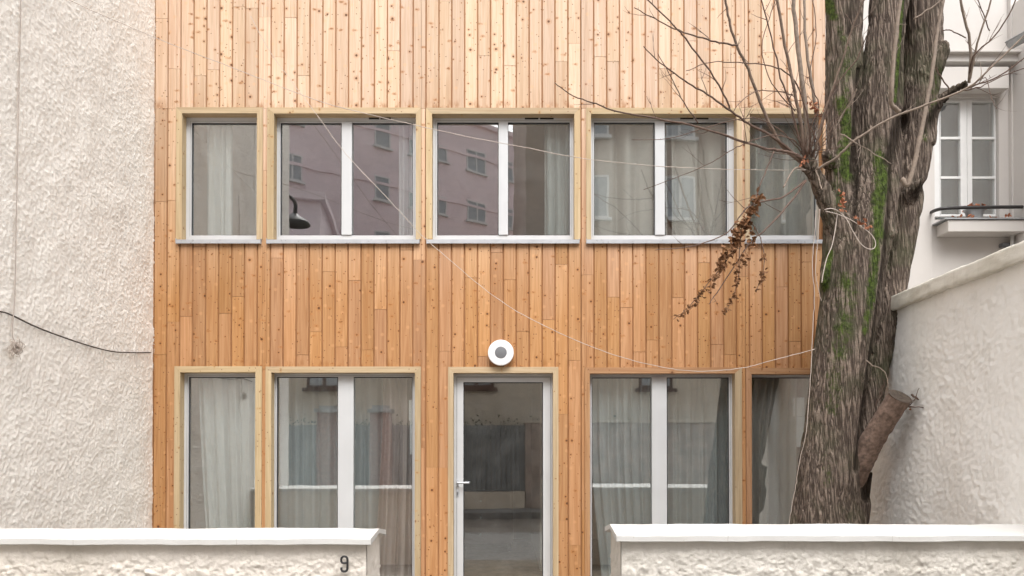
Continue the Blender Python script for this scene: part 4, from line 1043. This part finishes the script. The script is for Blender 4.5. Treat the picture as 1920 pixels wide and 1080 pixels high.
# ------------------------------------------------------------------ strings, cables
def wire(name, pts, r, m, label, cat, y=None, wob=0.0):
    P = [at(p[0], p[1], p[2] if len(p) > 2 else y) for p in pts]; S = smooth_path(P, 7)
    if wob: S = [p + Vector((rr.gauss(0, wob), rr.gauss(0, wob), rr.gauss(0, wob))) for p in S]
    mb = MB(); mb.tube(S, r, 6); return tag(mb.build(name, m), label, cat)
wire('string', [(100, -20, 5.6), (140, 5, 5.6), (290, 70, 5.75), (400, 113, 5.8), (500, 152, 5.8), (600, 190, 5.8), (690, 214, 5.8), (780, 235, 5.8), (870, 255, 5.8), (960, 272, 5.8), (1100, 298, 5.8), (1240, 312, 5.8), (1380, 318, 5.8), (1512, 319, 5.76)], .0025, M_rope, 'long pale string sagging across the upper windows to the tree knot', 'string', wob=.001)
wire('string', [(470, 30, 6.6), (505, 95, 6.6), (545, 150, 6.6), (590, 210, 6.5), (650, 290, 6.5), (720, 365, 6.4), (790, 440, 6.4), (850, 493, 6.3), (900, 535, 6.3), (960, 578, 6.2), (1050, 625, 6.1), (1150, 665, 6.0), (1240, 688, 5.9), (1310, 696, 5.8), (1390, 690, 5.8), (1450, 675, 5.75), (1528, 655, 5.75)], .0026, M_rope, 'long pale string running diagonally down across the facade to the trunk', 'string', wob=.0012)
def lw(px, py): return (px, py, (XL + .02) / ((px - PXC) / FPX))
wire('cable', [lw(-60, 570), lw(0, 584), lw(20, 590), lw(75, 616), lw(150, 643), lw(205, 658), lw(240, 661), lw(283, 661)], .0055, M_cable, 'dark cable running along the cream wall to the timber corner', 'cable')
tw = empty('twine', at(*lw(24, 640)), 'weathered twine hanging down the cream wall with a tangled knot at its end', 'twine')
def wl(pts, r, mb): mb.tube(smooth_path([at(*lw(*p)) + Vector((.01, 0, 0)) for p in pts], 5), r, 6)
mb = MB(); wl([(37, -20), (33, 150), (30, 300), (27, 450), (25, 560), (20, 620), (24, 640)], .0035, mb); mb.build('strand', M_twine, tw)
mb = MB(); kc = at(*lw(20, 650)) + Vector((.03, 0, 0))
for _ in range(26):
    pp = []; c = kc + Vector((rr.uniform(-.01, .02), rr.gauss(0, .02), rr.gauss(-.01, .025))); rx = rr.uniform(.012, .05)
    a0 = rr.uniform(0, 6); ex = rr.uniform(.4, 1); n_ = rr.randint(6, 14)
    for j in range(n_): pp.append(c + Vector((.01 * math.sin(j), rx * math.cos(a0 + j * .55), rx * ex * math.sin(a0 + j * .55))))
    mb.tube(smooth_path(pp, 3), .0022, 5)
for _ in range(9):
    d = Vector((.1, rr.uniform(-1, 1), rr.uniform(-.8, .8))); q = kc; mb.tube(smooth_path([q, q + d * .05, q + d * .09 + Vector((0, 0, -.012))], 3), .0016, 5)
mb.build('knot', M_rope, tw)
# rope loop and hanging strings on the trunk
mb = MB(); yl = 5.66
mb.tube(smooth_path([at(x, y, yl) for x, y in [(1546, 393), (1560, 391), (1575, 398), (1588, 412), (1600, 435), (1615, 458), (1630, 467), (1640, 464), (1641, 452), (1632, 438), (1615, 425), (1595, 412), (1572, 402), (1548, 396)]], 5), .0032, 7)
mb.tube(smooth_path([at(x, y, yl + .02) for x, y in [(1570, 402), (1566, 430), (1560, 460), (1550, 485), (1543, 515), (1541, 530)]], 5), .0035, 6)
tag(mb.build('rope', M_rope), 'pale rope knotted to the trunk ending in a hanging loop', 'rope')
wire('string', [(1530, 395, 5.6), (1527, 440, 5.6), (1523, 500, 5.6), (1527, 550, 5.6), (1524, 620, 5.6), (1520, 700, 5.6), (1515, 770, 5.6), (1510, 820, 5.62), (1500, 860, 5.66), (1492, 910, 5.7), (1483, 960, 5.72), (1477, 1000, 5.74)], .0025, M_rope, 'thin pale string hanging along the left edge of the trunk to the ground', 'string', wob=.001)
wire('string', [(1537, 392, 5.6), (1533, 450, 5.6), (1529, 510, 5.6), (1534, 540, 5.62), (1540, 565, 5.64)], .0022, M_rope, 'short pale string dangling beside the trunk below the knot', 'string', wob=.001)

# ------------------------------------------------------------------ across the street (seen in the panes)
DV = 2 * (FY + .11)       # mirrored depth: virtual distance = DV - Y
def rf(px, py, Y):        # world point whose mirror image in the panes shows at (px,py)
    p_ = at(px, py, DV - Y); return Vector((p_.x, Y, p_.z))
def facade_block(name, A, B, H, depth, m, label, cat, wins, wmat=M_darkglass, frame=M_wtrim, floors_line=True, roofm=None, ww=1.3):
    """block whose street face runs from A to B (2D); wins: list of (s along in m, z0, w, h)"""
    A, B = Vector(A), Vector(B); d = (B - A).normalized(); L_ = (B - A).length; nrm = Vector((d.y, -d.x))     # nrm points towards the street
    root = empty(name, (A.x, A.y, 0), label, cat)
    def P(s, z, o_): q = A + d * s + nrm * o_; return (q.x, q.y, z)
    def bx(mb, s0, s1, z0, z1, o0, o1):
        c = [P(s, z, o_) for s in (s0, s1) for z in (z0, z1) for o_ in (o0, o1)]; b0 = len(mb.v); mb.v += c
        for f in ((0, 1, 3, 2), (4, 6, 7, 5), (0, 4, 5, 1), (2, 3, 7, 6), (0, 2, 6, 4), (1, 5, 7, 3)): mb.f.append(tuple(b0 + k for k in f)); mb.uv += [(0, 0)] * 4; mb.t += [(.5, .5)] * 4
    w = MB(); bx(w, 0, L_, 0, H, -depth, 0); w.build('wall', m, root, smooth=False)
    w = MB(); bx(w, -.15, L_ + .15, H + .002, H + .25, -depth - .1, .2); w.build('roof', roofm or m, root, smooth=False)
    if floors_line:
        w = MB(); z = 4.2
        while z < H - 1: bx(w, .01, L_ - .01, z, z + .14, .003, .06); z += 2.9
        w.build('string_course', m, root, smooth=False)
    for s, z, w_, h_ in wins:
        f = MB(); bx(f, s, s + .07, z, z + h_, .003, .05); bx(f, s + w_ - .07, s + w_, z, z + h_, .003, .05); bx(f, s + .0705, s + w_ - .0705, z + h_ - .07, z + h_, .003, .05)
        bx(f, s + .0705, s + w_ - .0705, z, z + .07, .003, .05)
        if w_ > .9: bx(f, s + w_ / 2 - .05, s + w_ / 2 + .05, z + .0705, z + h_ - .0705, .003, .045)
        bx(f, s - .1, s + w_ + .1, z - .1, z - .002, .003, .16)
        wf_ = f.build('window', frame, root, smooth=False)
        g = MB(); bx(g, s + .02, s + w_ - .02, z + .02, z + h_ - .02, .003, .02); g.build('pane', wmat, wf_, smooth=False)
    return root
# pink apartment block, oblique
vr = lambda px, v: (px - PXC) / FPX * v
A = (vr(992, 46), DV - 46); B = (-15.5, DV - 33.5)
wins = []
import itertools
for fl in range(6):
    z = 3.4 + fl * 2.9
    for s, w_, h_ in ((1.3, .9, 1.2), (3.3, 1.3, 1.2), (6.0, .6, 1.0), (7.8, .6, 1.0), (9.6, .9, 1.3), (14.5, 1.0, 1.35)):
        wins.append((s, z, w_, h_))
Hp = 20.6
facade_block('apartment_block', A, B, Hp, 12, M_pink, 'tall pink apartment block reflected in the second and third upper windows', 'apartment block', wins)
# brown flank of a taller neighbour
facade_block('gabled_house', (13, DV - 27.5), (vr(986, 27), DV - 27), 18, 10, M_brown_w, 'tall brown rendered building reflected to the right of the pink block', 'building', [(3 + i * 3.2, 4 + k * 3, 1.1, 1.6) for i in range(3) for k in range(4)], floors_line=False)
# nearer pink-brown house at left with sloping roof edge
facade_block('town_house', (vr(600, 24), DV - 24), (-14, DV - 23), 9.6, 8, M_pink, 'lower pink house with a downpipe reflected in the second upper window', 'house', [(.5, 3.4, .9, 1.6), (.5, 6.6, .9, 1.6), (3.4, 6.6, .9, 1.6)], floors_line=False)
# beige house straight across the street
bh = facade_block('beige_house', (6.2, -6.4), (-8.5, -6.4), 6.4, 7, M_beige, 'beige house with brown windows across the street reflected in the lower panes', 'house',
   [(6.2 - vr(925, 20.8) , fz(726, Y=20.8), .95, 1.5), (6.2 - vr(636, 20.8), fz(726, Y=20.8), .95, 1.5), (1.6, fz(726, Y=20.8), .95, 1.5), (13, fz(726, Y=20.8), .95, 1.5)], frame=M_shutter, floors_line=False, roofm=M_zinc)
# fence with posts in front of it
fe = empty('street_fence', (-2, -5.3, 0), 'dark grey sheet metal fence across the street reflected in the lower panes', 'fence')
zft = fz(797, Y=DV + 5.3); mb = MB(); x = -7.5
while x < .3: mb.box(x, x + .115, -5.33, -5.30, .45, zft + rr.uniform(-.01, .01)); x += .13
mb.build('panel', M_fence, fe, smooth=False)
mb = MB(); mb.box(-7.5, .4, -5.4, -5.2, 0, .44); mb.build('base', M_beige, fe, smooth=False)
for i, px in enumerate((618, 716)):
    x = vr(px, DV + 5.1); z1 = fz(775, Y=DV + 5.1)
    g = empty('gate_post', (x, -5.1, 0), ['red brick gate post nearest the mullion, reflected in the lower left window', 'red brick gate post beside the taupe curtain, reflected in the lower left window', 'red brick gate post reflected in the glass door', 'red brick gate post reflected in the leftmost lower window'][i], 'gate post', 'brick gate posts across the street')
    w = MB(); w.box(x - .26, x + .26, -5.18, -4.75, 0, z1); w.build('shaft', M_brick, g, smooth=False, bevel=.01)
    w = MB(); w.box(x - .32, x + .32, -5.2, -4.7, z1 + .002, z1 + .1); w.box(x - .22, x + .22, -5.1, -4.8, z1 + .102, z1 + .2); w.build('cap', M_zinc, g, smooth=False, bevel=.01)
sw_ = empty('street_wall', (3, -5.3, 0), 'brownish rendered wall across the street reflected in the glass door', 'wall')
mb = MB(); mb.box(.42, 6.0, -5.42, -5.2, 0, zft + .05); mb.build('rendered_wall', M_browall, sw_, smooth=False)
mb = MB(); mb.box(.40, 6.0, -5.46, -5.16, zft + .052, zft + .14); mb.build('coping', M_beige, sw_, smooth=False, bevel=.01)
# hedge top above the fence
hd_ = MB(); 
for _ in range(5200):
    leafpts(hd_, Vector((rr.uniform(-7, 4.5), rr.uniform(-6.1, -5.45), zft - .35 + abs(rr.gauss(0, .2)))), .07, rr)
tag(hd_.build('hedge', M_hedge), 'dark green hedge growing behind the metal fence across the street', 'hedge')
# street lantern hanging, reflected in the second upper window
lc = rf(552, 415, -2.2); sl = empty('street_lantern', lc, 'black street lantern with a round shade reflected in the second upper window', 'street lamp')
a = MB(); b0 = 0
for r_, z_ in ((.02, .20), (.06, .18), (.12, .12), (.34, -.02), (.36, -.06), (.33, -.06), (.1, .06)):
    for k in range(32): a.v.append((lc.x + r_ * math.cos(6.2832 * k / 32), lc.y + r_ * math.sin(6.2832 * k / 32), lc.z + z_))
for i in range(6):
    for k in range(32): a.f.append((i * 32 + k, i * 32 + (k + 1) % 32, (i + 1) * 32 + (k + 1) % 32, (i + 1) * 32 + k)); a.uv += [(0, 0)] * 4; a.t += [(.5, .5)] * 4
a.build('shade', M_black, sl, smooth=True)
a = MB(); a.tube(smooth_path([lc + Vector((0, 0, .18)), lc + Vector((0, 0, .45)), lc + Vector((-.25, 0, .62)), lc + Vector((-.6, 0, .5)), lc + Vector((-.9, 0, .1)), Vector((lc.x - .95, lc.y, 3)), Vector((lc.x - .95, lc.y, -.15))], 5), .04, 10); a.build('bracket', M_black, sl)
print('verts', sum(len(o_.data.vertices) for o_ in C.objects if o_.type == 'MESH'))
